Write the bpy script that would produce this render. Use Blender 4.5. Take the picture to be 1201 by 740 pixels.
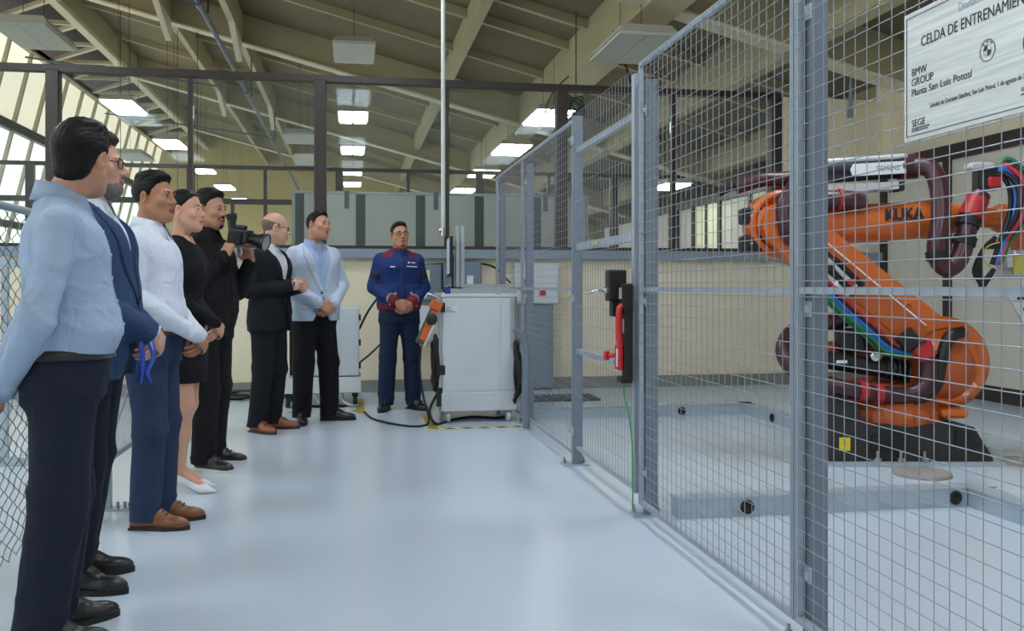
import bpy, bmesh, math, random
import numpy as np
from mathutils import Vector, Matrix
from mathutils.bvhtree import BVHTree

for _o in list(bpy.data.objects):
    bpy.data.objects.remove(_o)
SC = bpy.context.scene
COL = SC.collection
PI = math.pi
R = math.radians

# ------------------------------------------------------------------ camera
cam_d = bpy.data.cameras.new('camera')
cam = bpy.data.objects.new('camera', cam_d)
COL.objects.link(cam)
cam.location = (0, 0, 1.15)
cam.rotation_euler = (R(90), 0, R(-9.97))
cam_d.sensor_width = 36.0
cam_d.lens = 36.0 * 1075 / 1201
cam_d.shift_y = -33.0 / 1201
cam_d.clip_start = 0.05
cam_d.clip_end = 200
SC.camera = cam

# ------------------------------------------------------------------ world, exposure
wd = bpy.data.worlds.new('daylight')
SC.world = wd
wd.use_nodes = True
_bg = wd.node_tree.nodes['Background']
_bg.inputs[0].default_value = (0.80, 0.88, 1.0, 1)
_bg.inputs[1].default_value = 1.0
SC.view_settings.view_transform = 'Standard'
SC.view_settings.look = 'None'
SC.view_settings.gamma = 1.0
SC.view_settings.exposure = 0.34
SC.view_settings.use_curve_mapping = False
LAMP_ADDED = 20.0      # lamps added out of view over the near area, for brightness
LAMP_FAR = 14.0        # lit ceiling lamps in the far hall
PANE_GLOW = 1.5       # daylight in the frosted panes of the left wall
SC.cycles.sample_clamp_indirect = 4.0
SC.cycles.caustics_reflective = False
SC.cycles.caustics_refractive = False
# ------------------------------------------------------------------ materials
def lin(c):
    return tuple(((v / 255.0) / 12.92 if v / 255.0 <= 0.04045 else ((v / 255.0 + 0.055) / 1.055) ** 2.4) for v in c[:3])

MATS = {}
def mat(name, rgb, rough=0.5, metal=0.0, var=0.06, scale=6.0, bump=0.0, bscale=60.0, spec=0.5, emit=None, stretch=None, coat=0.0):
    """procedural material: noise-varied base colour, optional noise bump"""
    if name in MATS:
        return MATS[name]
    m = bpy.data.materials.new(name)
    m.use_nodes = True
    nt = m.node_tree
    b = nt.nodes['Principled BSDF']
    b.inputs['Roughness'].default_value = rough
    b.inputs['Metallic'].default_value = metal
    b.inputs['Specular IOR Level'].default_value = spec
    b.inputs['Coat Weight'].default_value = coat
    c = lin(rgb)
    tc = nt.nodes.new('ShaderNodeTexCoord')
    mp = nt.nodes.new('ShaderNodeMapping')
    if stretch:
        mp.inputs['Scale'].default_value = stretch
    nt.links.new(tc.outputs['Object'], mp.inputs[0])
    if var > 0:
        nz = nt.nodes.new('ShaderNodeTexNoise')
        nz.inputs['Scale'].default_value = scale
        nz.inputs['Detail'].default_value = 4
        nt.links.new(mp.outputs[0], nz.inputs['Vector'])
        mx = nt.nodes.new('ShaderNodeMix')
        mx.data_type = 'RGBA'
        mx.inputs[6].default_value = tuple(max(0, v * (1 - 2.2 * var)) for v in c) + (1,)
        mx.inputs[7].default_value = tuple(min(1, v * (1 + 2.2 * var)) for v in c) + (1,)
        nt.links.new(nz.outputs['Fac'], mx.inputs[0])
        nt.links.new(mx.outputs[2], b.inputs['Base Color'])
    else:
        b.inputs['Base Color'].default_value = c + (1,)
    if bump > 0:
        n2 = nt.nodes.new('ShaderNodeTexNoise')
        n2.inputs['Scale'].default_value = bscale
        n2.inputs['Detail'].default_value = 3
        nt.links.new(mp.outputs[0], n2.inputs['Vector'])
        bp = nt.nodes.new('ShaderNodeBump')
        bp.inputs['Strength'].default_value = bump
        bp.inputs['Distance'].default_value = 0.01
        nt.links.new(n2.outputs['Fac'], bp.inputs['Height'])
        nt.links.new(bp.outputs[0], b.inputs['Normal'])
    if emit:
        b.inputs['Emission Color'].default_value = lin(emit[0]) + (1,)
        b.inputs['Emission Strength'].default_value = emit[1]
    MATS[name] = m
    return m

def glass_mat(name, tint, alpha, rough=0.03):
    if name in MATS:
        return MATS[name]
    m = bpy.data.materials.new(name)
    m.use_nodes = True
    nt = m.node_tree
    nt.nodes.remove(nt.nodes['Principled BSDF'])
    out = nt.nodes['Material Output']
    tr = nt.nodes.new('ShaderNodeBsdfTransparent')
    tr.inputs[0].default_value = (0.93, 0.95, 0.94, 1)
    gl = nt.nodes.new('ShaderNodeBsdfGlossy')
    gl.inputs['Roughness'].default_value = rough
    gl.inputs['Color'].default_value = lin(tint) + (1,)
    df = nt.nodes.new('ShaderNodeBsdfDiffuse')
    df.inputs['Color'].default_value = lin(tint) + (1,)
    fr = nt.nodes.new('ShaderNodeFresnel')
    fr.inputs[0].default_value = 1.35
    m1 = nt.nodes.new('ShaderNodeMixShader')
    m2 = nt.nodes.new('ShaderNodeMixShader')
    nt.links.new(fr.outputs[0], m1.inputs[0])
    nt.links.new(tr.outputs[0], m1.inputs[1])
    nt.links.new(gl.outputs[0], m1.inputs[2])
    nz = nt.nodes.new('ShaderNodeTexNoise')
    nz.inputs['Scale'].default_value = 1.5
    mr = nt.nodes.new('ShaderNodeMapRange')
    mr.inputs['To Min'].default_value = alpha * 0.6
    mr.inputs['To Max'].default_value = alpha * 1.4
    nt.links.new(nz.outputs['Fac'], mr.inputs['Value'])
    nt.links.new(mr.outputs[0], m2.inputs[0])
    nt.links.new(m1.outputs[0], m2.inputs[1])
    nt.links.new(df.outputs[0], m2.inputs[2])
    nt.links.new(m2.outputs[0], out.inputs[0])
    MATS[name] = m
    return m

def stripe_mat(name, a, b, freq, direction):
    """diagonal printed stripes (hazard tape)"""
    m = bpy.data.materials.new(name)
    m.use_nodes = True
    nt = m.node_tree
    bs = nt.nodes['Principled BSDF']
    bs.inputs['Roughness'].default_value = 0.45
    tc = nt.nodes.new('ShaderNodeTexCoord')
    dt = nt.nodes.new('ShaderNodeVectorMath'); dt.operation = 'DOT_PRODUCT'
    dt.inputs[1].default_value = Vector(direction) * freq
    nt.links.new(tc.outputs['Object'], dt.inputs[0])
    fr = nt.nodes.new('ShaderNodeMath'); fr.operation = 'FRACT'
    nt.links.new(dt.outputs['Value'], fr.inputs[0])
    gt = nt.nodes.new('ShaderNodeMath'); gt.operation = 'GREATER_THAN'
    gt.inputs[1].default_value = 0.5
    nt.links.new(fr.outputs[0], gt.inputs[0])
    mx = nt.nodes.new('ShaderNodeMix'); mx.data_type = 'RGBA'
    mx.inputs[6].default_value = lin(a) + (1,)
    mx.inputs[7].default_value = lin(b) + (1,)
    nt.links.new(gt.outputs[0], mx.inputs[0])
    nt.links.new(mx.outputs[2], bs.inputs['Base Color'])
    MATS[name] = m
    return m

def brushed_mat(name, rgb):
    """brushed metal plate: streaky noise in colour and roughness"""
    m = bpy.data.materials.new(name)
    m.use_nodes = True
    nt = m.node_tree
    b = nt.nodes['Principled BSDF']
    b.inputs['Metallic'].default_value = 0.25
    tc = nt.nodes.new('ShaderNodeTexCoord')
    mp = nt.nodes.new('ShaderNodeMapping')
    mp.inputs['Scale'].default_value = (1, 3, 90)
    nz = nt.nodes.new('ShaderNodeTexNoise')
    nz.inputs['Scale'].default_value = 1.2
    nz.inputs['Detail'].default_value = 5
    nt.links.new(tc.outputs['Object'], mp.inputs[0])
    nt.links.new(mp.outputs[0], nz.inputs['Vector'])
    cr = nt.nodes.new('ShaderNodeValToRGB')
    c = lin(rgb)
    cr.color_ramp.elements[0].position = 0.35
    cr.color_ramp.elements[0].color = tuple(v * 0.80 for v in c) + (1,)
    cr.color_ramp.elements[1].position = 0.65
    cr.color_ramp.elements[1].color = tuple(min(1, v * 1.06) for v in c) + (1,)
    nt.links.new(nz.outputs['Fac'], cr.inputs[0])
    nt.links.new(cr.outputs[0], b.inputs['Base Color'])
    b.inputs['Roughness'].default_value = 0.38
    MATS[name] = m
    return m

def emit_mat(name, rgb, strength):
    if name in MATS:
        return MATS[name]
    m = mat(name, rgb, rough=0.6, var=0)
    b = m.node_tree.nodes['Principled BSDF']
    b.inputs['Emission Color'].default_value = lin(rgb) + (1,)
    b.inputs['Emission Strength'].default_value = strength
    return m

# ------------------------------------------------------------------ object helpers
def tag(o, label=None, cat=None, group=None, kind=None):
    if label: o['label'] = label
    if cat: o['category'] = cat
    if group: o['group'] = group
    if kind: o['kind'] = kind
    return o

def empty(name, loc=(0, 0, 0), rz=0.0):
    o = bpy.data.objects.new(name, None)
    o.empty_display_size = 0.1
    COL.objects.link(o)
    o.location = loc
    o.rotation_euler = (0, 0, rz)
    return o

def mesh_obj(name, V, F, mats, parent=None, smooth=False, fm=None, loc=None):
    me = bpy.data.meshes.new(name)
    V = np.asarray(V, dtype=np.float64)
    me.from_pydata([tuple(v) for v in V.tolist()], [], F if isinstance(F, list) else F.tolist())
    if not isinstance(mats, (list, tuple)):
        mats = [mats]
    for m in mats:
        me.materials.append(m)
    if fm is not None:
        me.polygons.foreach_set('material_index', np.asarray(fm, dtype=np.int32))
    if smooth:
        me.polygons.foreach_set('use_smooth', np.ones(len(me.polygons), dtype=bool))
    me.update()
    o = bpy.data.objects.new(name, me)
    COL.objects.link(o)
    if parent is not None:
        o.parent = parent
    if loc is not None:
        o.location = loc
    return o

def frame_from(z, up=(0, 0, 1)):
    z = Vector(z).normalized()
    up = Vector(up)
    if abs(z.dot(up)) > 0.98:
        up = Vector((1, 0, 0))
    x = up.cross(z).normalized()
    y = z.cross(x)
    return x, y, z

class MB:
    """collects simple solids, then links them as one mesh object"""
    def __init__(s):
        s.v = []; s.f = []; s.sm = []
    def add(s, vs, fs, smooth=False, M=None):
        b = len(s.v)
        if M is not None:
            vs = [M @ Vector(v) for v in vs]
        s.v += [tuple(v) for v in vs]
        s.f += [tuple(i + b for i in f) for f in fs]
        s.sm += [smooth] * len(fs)
        return s
    def box(s, c, d, M=None, bev=0.0):
        x, y, z = (d[0] / 2, d[1] / 2, d[2] / 2)
        if bev <= 0:
            vs = [(c[0] + i * x, c[1] + j * y, c[2] + k * z) for i in (-1, 1) for j in (-1, 1) for k in (-1, 1)]
            fs = [(0, 1, 3, 2), (4, 6, 7, 5), (0, 4, 5, 1), (2, 3, 7, 6), (0, 2, 6, 4), (1, 5, 7, 3)]
            return s.add(vs, fs, False, M)
        bm = bmesh.new()
        bmesh.ops.create_cube(bm, size=1)
        for v in bm.verts:
            v.co = Vector((v.co.x * d[0], v.co.y * d[1], v.co.z * d[2]))
        bmesh.ops.bevel(bm, geom=list(bm.edges), offset=min(bev, min(d) * 0.45), segments=2, affect='EDGES', profile=0.5)
        for v in bm.verts:
            v.co += Vector(c)
        bm.verts.index_update()
        vs = [tuple(v.co) for v in bm.verts]
        fs = [tuple(v.index for v in f.verts) for f in bm.faces]
        bm.free()
        return s.add(vs, fs, False, M)
    def bx(s, x0, x1, y0, y1, z0, z1, M=None, bev=0.0):
        return s.box(((x0 + x1) / 2, (y0 + y1) / 2, (z0 + z1) / 2), (abs(x1 - x0), abs(y1 - y0), abs(z1 - z0)), M, bev)
    def cyl(s, a, b, r, r2=None, n=12, M=None, smooth=True, cap=True):
        r2 = r if r2 is None else r2
        a = Vector(a); b = Vector(b)
        x, y, z = frame_from(b - a)
        vs = []
        for p, rr in ((a, r), (b, r2)):
            for i in range(n):
                t = 2 * PI * i / n
                vs.append(p + x * (math.cos(t) * rr) + y * (math.sin(t) * rr))
        s.add(vs, [(i, (i + 1) % n, n + (i + 1) % n, n + i) for i in range(n)], smooth, M)
        if cap:
            s.add(vs[:n], [tuple(reversed(range(n)))], False, M)
            s.add(vs[n:], [tuple(range(n))], False, M)
        return s
    def tube(s, pts, r, n=8, M=None, closed=False, cap=True, smooth=True):
        P = [Vector(p) for p in pts]
        m = len(P)
        rr = r if isinstance(r, (list, tuple)) else [r] * m
        vs = []
        T0 = (P[1] - P[0]).normalized()
        x, y, z = frame_from(T0)
        for k in range(m):
            if closed:
                T = (P[(k + 1) % m] - P[k - 1])
            else:
                T = P[min(k + 1, m - 1)] - P[max(k - 1, 0)]
            if T.length < 1e-9:
                T = T0
            T.normalize()
            x = (x - T * x.dot(T))
            if x.length < 1e-6:
                x = frame_from(T)[0]
            x.normalize()
            y = T.cross(x)
            for i in range(n):
                t = 2 * PI * i / n
                vs.append(P[k] + x * (math.cos(t) * rr[k]) + y * (math.sin(t) * rr[k]))
        fs = []
        for k in range(m if closed else m - 1):
            a = k * n; b = ((k + 1) % m) * n
            fs += [(a + i, a + (i + 1) % n, b + (i + 1) % n, b + i) for i in range(n)]
        s.add(vs, fs, smooth, M)
        if cap and not closed:
            s.add(vs[:n], [tuple(reversed(range(n)))], False, M)
            s.add(vs[-n:], [tuple(range(n))], False, M)
        return s
    def lathe(s, prof, n=24, M=None, smooth=True):
        """profile [(r, z)] turned about z"""
        vs = []; fs = []
        for r, z in prof:
            for i in range(n):
                t = 2 * PI * i / n
                vs.append((r * math.cos(t), r * math.sin(t), z))
        for k in range(len(prof) - 1):
            a, b = k * n, (k + 1) * n
            fs += [(a + i, a + (i + 1) % n, b + (i + 1) % n, b + i) for i in range(n)]
        s.add(vs, fs, smooth, M)
        if prof[0][0] > 1e-5:
            s.add(vs[:n], [tuple(reversed(range(n)))], False, M)
        if prof[-1][0] > 1e-5:
            s.add(vs[-n:], [tuple(range(n))], False, M)
        return s
    def prism(s, outline, y0, y1, M=None, smooth=False):
        """outline in (x, z), extruded along y"""
        n = len(outline)
        vs = [(x, y0, z) for x, z in outline] + [(x, y1, z) for x, z in outline]
        s.add(vs, [(i, i + n, (i + 1) % n + n, (i + 1) % n) for i in range(n)], smooth, M)
        s.add(vs, [tuple(range(n)), tuple(reversed(range(n, 2 * n)))], False, M)
        return s
    def slab(s, outline, z0, z1, M=None):
        """outline in (x, y), extruded along z"""
        n = len(outline)
        vs = [(x, y, z0) for x, y in outline] + [(x, y, z1) for x, y in outline]
        s.add(vs, [(i, (i + 1) % n, (i + 1) % n + n, i + n) for i in range(n)], False, M)
        s.add(vs, [tuple(reversed(range(n))), tuple(range(n, 2 * n))], False, M)
        return s
    def sphere(s, c, r, n=12, m=8, M=None):
        rr = r if isinstance(r, (list, tuple)) else (r, r, r)
        vs = []; fs = []
        for j in range(m + 1):
            ph = PI * j / m
            for i in range(n):
                t = 2 * PI * i / n
                vs.append((c[0] + rr[0] * math.sin(ph) * math.cos(t), c[1] + rr[1] * math.sin(ph) * math.sin(t), c[2] + rr[2] * math.cos(ph)))
        for j in range(m):
            fs += [(j * n + i, (j + 1) * n + i, (j + 1) * n + (i + 1) % n, j * n + (i + 1) % n) for i in range(n)]
        return s.add(vs, fs, True, M)
    def build(s, name, m, parent=None, label=None, kind=None, loc=None):
        me = bpy.data.meshes.new(name)
        me.from_pydata(s.v, [], s.f)
        me.materials.append(m)
        me.polygons.foreach_set('use_smooth', s.sm)
        me.update()
        o = bpy.data.objects.new(name, me)
        COL.objects.link(o)
        if parent is not None:
            o.parent = parent
        if loc is not None:
            o.location = loc
        if label: o['label'] = label
        if kind: o['kind'] = kind
        return o

def share(o, name, parent, M=None, loc=None):
    """a further piece sharing mesh data"""
    c = bpy.data.objects.new(name, o.data)
    COL.objects.link(c)
    c.parent = parent
    if M is not None:
        c.matrix_local = M
    if loc is not None:
        c.location = loc
    return c

def spline(pts, n=8, closed=False):
    """Catmull-Rom through the points"""
    P = [Vector(p) for p in pts]
    out = []
    m = len(P)
    rng = range(m) if closed else range(m - 1)
    for i in rng:
        p0 = P[(i - 1) % m] if (closed or i > 0) else P[0] * 2 - P[1]
        p1 = P[i]; p2 = P[(i + 1) % m]
        p3 = P[(i + 2) % m] if (closed or i + 2 < m) else P[-1] * 2 - P[-2]
        for k in range(n):
            t = k / n
            out.append(0.5 * ((2 * p1) + (p2 - p0) * t + (2 * p0 - 5 * p1 + 4 * p2 - p3) * t * t + (3 * p1 - p0 - 3 * p2 + p3) * t ** 3))
    if not closed:
        out.append(P[-1])
    return out

def text_obj(name, body, size, m, parent, M, align='LEFT', extrude=0.0006, sx=1.0, bold=0.0):
    cu = bpy.data.curves.new('lettering', 'FONT')
    cu.body = body
    cu.size = size
    cu.align_x = align
    cu.extrude = extrude
    cu.offset = bold
    cu.resolution_u = 3
    t = bpy.data.objects.new('lettering_source', cu)
    COL.objects.link(t)
    dg = bpy.context.evaluated_depsgraph_get()
    me = bpy.data.meshes.new_from_object(t.evaluated_get(dg))
    bpy.data.objects.remove(t)
    me.materials.clear()
    me.materials.append(m)
    me.name = name
    o = bpy.data.objects.new(name, me)
    COL.objects.link(o)
    if parent is not None:
        o.parent = parent
    o.matrix_local = M @ Matrix.Diagonal((sx, 1, 1, 1))
    return o

def axes(o, x, y, z):
    """matrix with the given axes as columns, at o"""
    M = Matrix.Identity(4)
    for i, a in enumerate((x, y, z)):
        for j in range(3):
            M[j][i] = a[j]
    M.translation = Vector(o)
    return M

# ------------------------------------------------------------------ signed-distance mesher (people, shoes, hair, cloth)
def _np(p):
    return np.asarray(p, dtype=np.float32)

class SDF:
    def __init__(s):
        s.ops = []
    def cone(s, a, b, ra, rb, k=0.02, op='u', sq=None):
        a = _np(a); b = _np(b)
        S = _np(sq if sq is not None else (1, 1, 1))      # stretch of the section along x, y, z
        r = max(ra, rb) * float(S.max())
        def fn(P, a=a, b=b, ra=ra, rb=rb, S=S):
            ba = (b - a) / S
            pa = (P - a) / S
            t = np.clip((pa @ ba) / max(1e-9, float(ba @ ba)), 0, 1)
            d = np.sqrt((((pa - t[..., None] * ba)) ** 2).sum(-1))
            return (d - (ra + (rb - ra) * t)) * float(S.min())
        s.ops.append((fn, np.minimum(a, b) - r, np.maximum(a, b) + r, op, k))
        return s
    def ell(s, c, r, k=0.02, op='u', rot=None):
        c = _np(c); r = _np(r if isinstance(r, (tuple, list)) else (r, r, r))
        m = float(r.max())
        Rm = None if rot is None else _np(rot)
        def fn(P, c=c, r=r, Rm=Rm):
            q = P - c
            if Rm is not None:
                q = q @ Rm
            k0 = np.sqrt(((q / r) ** 2).sum(-1)) + 1e-6
            k1 = np.sqrt(((q / (r * r)) ** 2).sum(-1)) + 1e-6
            return k0 * (k0 - 1) / k1
        s.ops.append((fn, c - m, c + m, op, k))
        return s
    def rbox(s, c, h, r, k=0.01, op='u', rot=None):
        c = _np(c); h = _np(h)
        m = float(np.sqrt((h ** 2).sum())) + r
        Rm = None if rot is None else _np(rot)
        def fn(P, c=c, h=h, r=r, Rm=Rm):
            q = P - c
            if Rm is not None:
                q = q @ Rm
            q = np.abs(q) - (h - r)
            return np.sqrt((np.maximum(q, 0) ** 2).sum(-1)) + np.minimum(q.max(-1), 0) - r
        s.ops.append((fn, c - m, c + m, op, k))
        return s
    def loft(s, secs, k=0.03, op='u', n=2.3):
        """sections (z, cx, cy, rx, ry), smooth in between"""
        A = np.array(secs, dtype=np.float64)
        zz = np.linspace(A[0, 0], A[-1, 0], 60)
        def cr(col):
            t = np.interp(zz, A[:, 0], np.arange(len(A)))
            i = np.clip(t.astype(int), 0, len(A) - 2); f = t - i
            y = A[:, col]; m = np.gradient(y, A[:, 0])
            h = A[i + 1, 0] - A[i, 0]
            return ((2 * f ** 3 - 3 * f ** 2 + 1) * y[i] + (f ** 3 - 2 * f ** 2 + f) * h * m[i] + (-2 * f ** 3 + 3 * f ** 2) * y[i + 1] + (f ** 3 - f ** 2) * h * m[i + 1])
        C = [cr(j).astype(np.float32) for j in range(1, 5)]
        z0, z1 = float(A[0, 0]), float(A[-1, 0])
        lo = _np(((A[:, 1] - A[:, 3]).min(), (A[:, 2] - A[:, 4]).min(), z0))
        hi = _np(((A[:, 1] + A[:, 3]).max(), (A[:, 2] + A[:, 4]).max(), z1))
        def fn(P):
            z = P[..., 2]
            cx, cy, rx, ry = [np.interp(z, zz, c).astype(np.float32) for c in C]
            u = np.abs((P[..., 0] - cx) / rx); v = np.abs((P[..., 1] - cy) / ry)
            q = (u ** n + v ** n) ** (1.0 / n)
            d = (q - 1) * np.minimum(rx, ry)
            dz = np.maximum(z0 - z, z - z1)
            return np.maximum(d, dz)
        s.ops.append((fn, lo, hi, op, k))
        return s
    def fn(s, f, lo, hi, k=0.005, op='u'):
        s.ops.append((f, _np(lo), _np(hi), op, k))
        return s
    def cut(s, nrm, d, k=0.002):
        """keep where nrm . p < d"""
        nrm = _np(nrm)
        s.ops.append((lambda P: P @ nrm - d, None, None, 'i', k))
        return s
    def mesh(s, res, disp=None):
        us = [o for o in s.ops if o[3] == 'u']
        lo = np.min([o[1] for o in us], axis=0) - 4 * res
        hi = np.max([o[2] for o in us], axis=0) + 4 * res
        n = np.ceil((hi - lo) / res).astype(int) + 1
        ax = [(lo[i] + res * np.arange(n[i])).astype(np.float32) for i in range(3)]
        Fd = np.full(tuple(n), 0.5, dtype=np.float32)
        for f, l, h, op, k in s.ops:
            if l is None:
                sl = (slice(0, n[0]), slice(0, n[1]), slice(0, n[2]))
            else:
                e = k + 3 * res
                i0 = np.clip(np.floor((l - e - lo) / res).astype(int), 0, n - 1)
                i1 = np.clip(np.ceil((h + e - lo) / res).astype(int) + 1, 1, n)
                if (i1 <= i0).any():
                    continue
                sl = tuple(slice(i0[j], i1[j]) for j in range(3))
            P = np.stack(np.meshgrid(ax[0][sl[0]], ax[1][sl[1]], ax[2][sl[2]], indexing='ij'), -1)
            d = f(P).astype(np.float32)
            A = Fd[sl]
            k = max(k, 1e-5)
            if op == 'u':
                hh = np.maximum(k - np.abs(A - d), 0) / k
                Fd[sl] = np.minimum(A, d) - hh * hh * k * 0.25
            else:
                dd = -d if op == 's' else d
                hh = np.maximum(k - np.abs(A - dd), 0) / k
                Fd[sl] = np.maximum(A, dd) + hh * hh * k * 0.25
        if disp is not None:
            P = np.stack(np.meshgrid(*ax, indexing='ij'), -1)
            Fd += np.where(np.abs(Fd) < 0.06, disp(P), 0).astype(np.float32)
        return surface_nets(Fd, lo, res)

def surface_nets(F, lo, res):
    n = F.shape
    ins = F < 0
    def cor(A, i, j, k):
        return A[i:n[0] - 1 + i, j:n[1] - 1 + j, k:n[2] - 1 + k]
    cnt = np.zeros((n[0] - 1, n[1] - 1, n[2] - 1), dtype=np.int8)
    for i in (0, 1):
        for j in (0, 1):
            for k in (0, 1):
                cnt += cor(ins, i, j, k)
    act = (cnt > 0) & (cnt < 8)
    idx = np.argwhere(act)
    if len(idx) == 0:
        return np.zeros((0, 3)), np.zeros((0, 4), dtype=int)
    vid = np.full(act.shape, -1, dtype=np.int64)
    vid[act] = np.arange(len(idx))
    acc = np.zeros((len(idx), 3)); num = np.zeros(len(idx))
    I, J, K = idx.T
    corners = [(0, 0, 0), (1, 0, 0), (0, 1, 0), (1, 1, 0), (0, 0, 1), (1, 0, 1), (0, 1, 1), (1, 1, 1)]
    val = {c: F[I + c[0], J + c[1], K + c[2]] for c in corners}
    for a in corners:
        for d in range(3):
            if a[d] == 1:
                continue
            b = list(a); b[d] = 1; b = tuple(b)
            fa, fb = val[a], val[b]
            m = (fa < 0) != (fb < 0)
            t = np.where(m, fa / np.where(m, fa - fb, 1), 0)
            p = np.tile(np.array(a, dtype=float), (len(idx), 1))
            p[:, d] += t
            acc += p * m[:, None]
            num += m
    V = lo + (idx + acc / num[:, None]) * res
    Q = []
    for d in range(3):
        u, v = (d + 1) % 3, (d + 2) % 3
        sa = [slice(None)] * 3; sb = [slice(None)] * 3
        sa[d] = slice(0, n[d] - 1); sb[d] = slice(1, n[d])
        A = ins[tuple(sa)]; B = ins[tuple(sb)]
        e = np.argwhere(A != B)
        e = e[(e[:, u] > 0) & (e[:, v] > 0) & (e[:, u] < n[u] - 1) & (e[:, v] < n[v] - 1)]
        fl = A[e[:, 0], e[:, 1], e[:, 2]]
        def g(du, dv):
            q = e.copy(); q[:, u] -= du; q[:, v] -= dv
            return vid[q[:, 0], q[:, 1], q[:, 2]]
        q = np.stack([g(1, 1), g(0, 1), g(0, 0), g(1, 0)], 1)
        q[~fl] = q[~fl][:, ::-1]
        Q.append(q)
    Q = np.concatenate(Q)
    Q = Q[(Q >= 0).all(1)]
    return V, Q

def join_meshes(parts):
    """[(V, F, mat_index)] -> V, F, fm"""
    Vs, Fs, Ms, b = [], [], [], 0
    for V, F, m in parts:
        V = np.asarray(V, dtype=float)
        F = F.tolist() if not isinstance(F, list) else F
        Vs.append(V)
        Fs += [tuple(i + b for i in f) for f in F]
        Ms += (list(m) if hasattr(m, '__len__') else [m] * len(F))
        b += len(V)
    return np.concatenate(Vs), Fs, Ms

def xf(M, V):
    A = np.array(M)
    return np.asarray(V) @ A[:3, :3].T + A[:3, 3]

def rotm(rx=0, ry=0, rz=0):
    return np.array((Matrix.Rotation(R(rz), 3, 'Z') @ Matrix.Rotation(R(rx), 3, 'X') @ Matrix.Rotation(R(ry), 3, 'Y')))
# ------------------------------------------------------------------ palette
M_cream = mat('cream_paint', (230, 219, 192), 0.6, var=0.05, scale=1.2)
M_creamdull = mat('ceiling_beam_cream', (186, 175, 141), 0.65, var=0.06, scale=2)
M_sheet = mat('ceiling_sheet_taupe', (128, 116, 90), 0.8, var=0.08, scale=1.5)
M_yellow = mat('yellow_cream_wall', (214, 196, 138), 0.7, var=0.05, scale=0.6)
M_brown = mat('dark_brown_steel', (52, 42, 38), 0.45, var=0.08)
M_bluegrey = mat('blue_grey_ledge', (134, 148, 162), 0.5, var=0.05)
M_plinth = mat('grey_plinth', (128, 130, 122), 0.6, var=0.06)
M_glass = glass_mat('partition_glass', (150, 160, 160), 0.07)
M_galv = mat('galvanised_steel', (172, 186, 196), 0.4, metal=0.3, var=0.07, scale=9, bump=0.05)
M_fence = mat('fence_grey_paint', (162, 171, 184), 0.42, metal=0.12, var=0.05)
M_fencepost = mat('fence_post_grey', (118, 127, 141), 0.42, metal=0.15, var=0.06)
M_wire = mat('wire_zinc', (146, 152, 164), 0.4, metal=0.2, var=0.03)
M_black = mat('black_plastic', (22, 22, 25), 0.4, var=0.08)
M_blackmatt = mat('black_rubber', (26, 25, 27), 0.7, var=0.08)
M_white = mat('white_coated_steel', (212, 218, 222), 0.4, var=0.02)
M_chrome = mat('chrome', (205, 208, 212), 0.15, metal=1.0, var=0)
M_alu = mat('aluminium_profile', (186, 192, 198), 0.32, metal=0.6, var=0.03)
M_steelbolt = mat('bolt_steel', (165, 168, 172), 0.3, metal=0.9, var=0.04)

def floor_mat():
    m = mat('epoxy_floor', (196, 209, 221), 0.24, var=0.0, spec=0.45)
    nt = m.node_tree
    b = nt.nodes['Principled BSDF']
    nz = nt.nodes.new('ShaderNodeTexNoise')
    nz.inputs['Scale'].default_value = 1.4
    nz.inputs['Detail'].default_value = 5
    tc = nt.nodes.new('ShaderNodeTexCoord')
    nt.links.new(tc.outputs['Object'], nz.inputs['Vector'])
    mr = nt.nodes.new('ShaderNodeMapRange')
    mr.inputs['To Min'].default_value = 0.22
    mr.inputs['To Max'].default_value = 0.30
    nt.links.new(nz.outputs['Fac'], mr.inputs['Value'])
    return m
M_floor = floor_mat()

WY = 10.2          # front face of the glazed partition
RX = 6.37          # right wall
FARY = 37.0
def zb(x):         # underside of the roof beams
    return 5.09 - 0.26 * x

# ------------------------------------------------------------------ floor, walls
def struct(o):
    o['kind'] = 'structure'
    return o
struct(MB().bx(-9.2, 9.8, -7.2, FARY + 0.3, -0.15, 0).build('floor', M_floor))

w = struct(MB().bx(-9.2, 9.8, FARY, FARY + 0.2, 0, 7.4).build('wall_far', M_yellow))
w = struct(MB().bx(-9.2, 9.8, -7.2, -7.0, 0, 7.4).build('wall_rear', M_cream))
w = struct(MB().bx(9.6, 9.8, WY + 0.15, FARY, 0, 4.2).build('wall_far_right', M_cream))

# right wall of the robot cell: cream panels between dark posts
wr = struct(MB().bx(RX, RX + 0.16, -7.0, WY + 0.14, 0, 4.2).build('wall_right', M_cream))
MB().bx(RX - 0.02, RX, -7.0, WY, 0.0, 0.16).build('baseboard', M_brown, wr)
MB().bx(RX - 0.05, RX, -7.0, WY, 2.52, 2.68).build('transom', M_brown, wr)
for y in (10.12, 8.92, 7.55, 6.2, 4.85, 3.5):
    MB().bx(RX - 0.06, RX, y - 0.05, y + 0.05, 0.16, 2.52).build('post', M_brown, wr)
M_panelgrey = mat('pale_wall_panel', (206, 204, 190), 0.5, var=0.04, scale=1.5)
ys = (10.07, 8.97, 7.6, 6.25, 4.9, 3.55)
for a, b in zip((8.97, 7.6, 6.25, 4.9, 3.55), (10.07, 8.87, 7.5, 6.15, 4.8)):
    MB().bx(RX - 0.015, RX, a, b, 0.16, 2.52).build('panel', M_panelgrey, wr)

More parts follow.
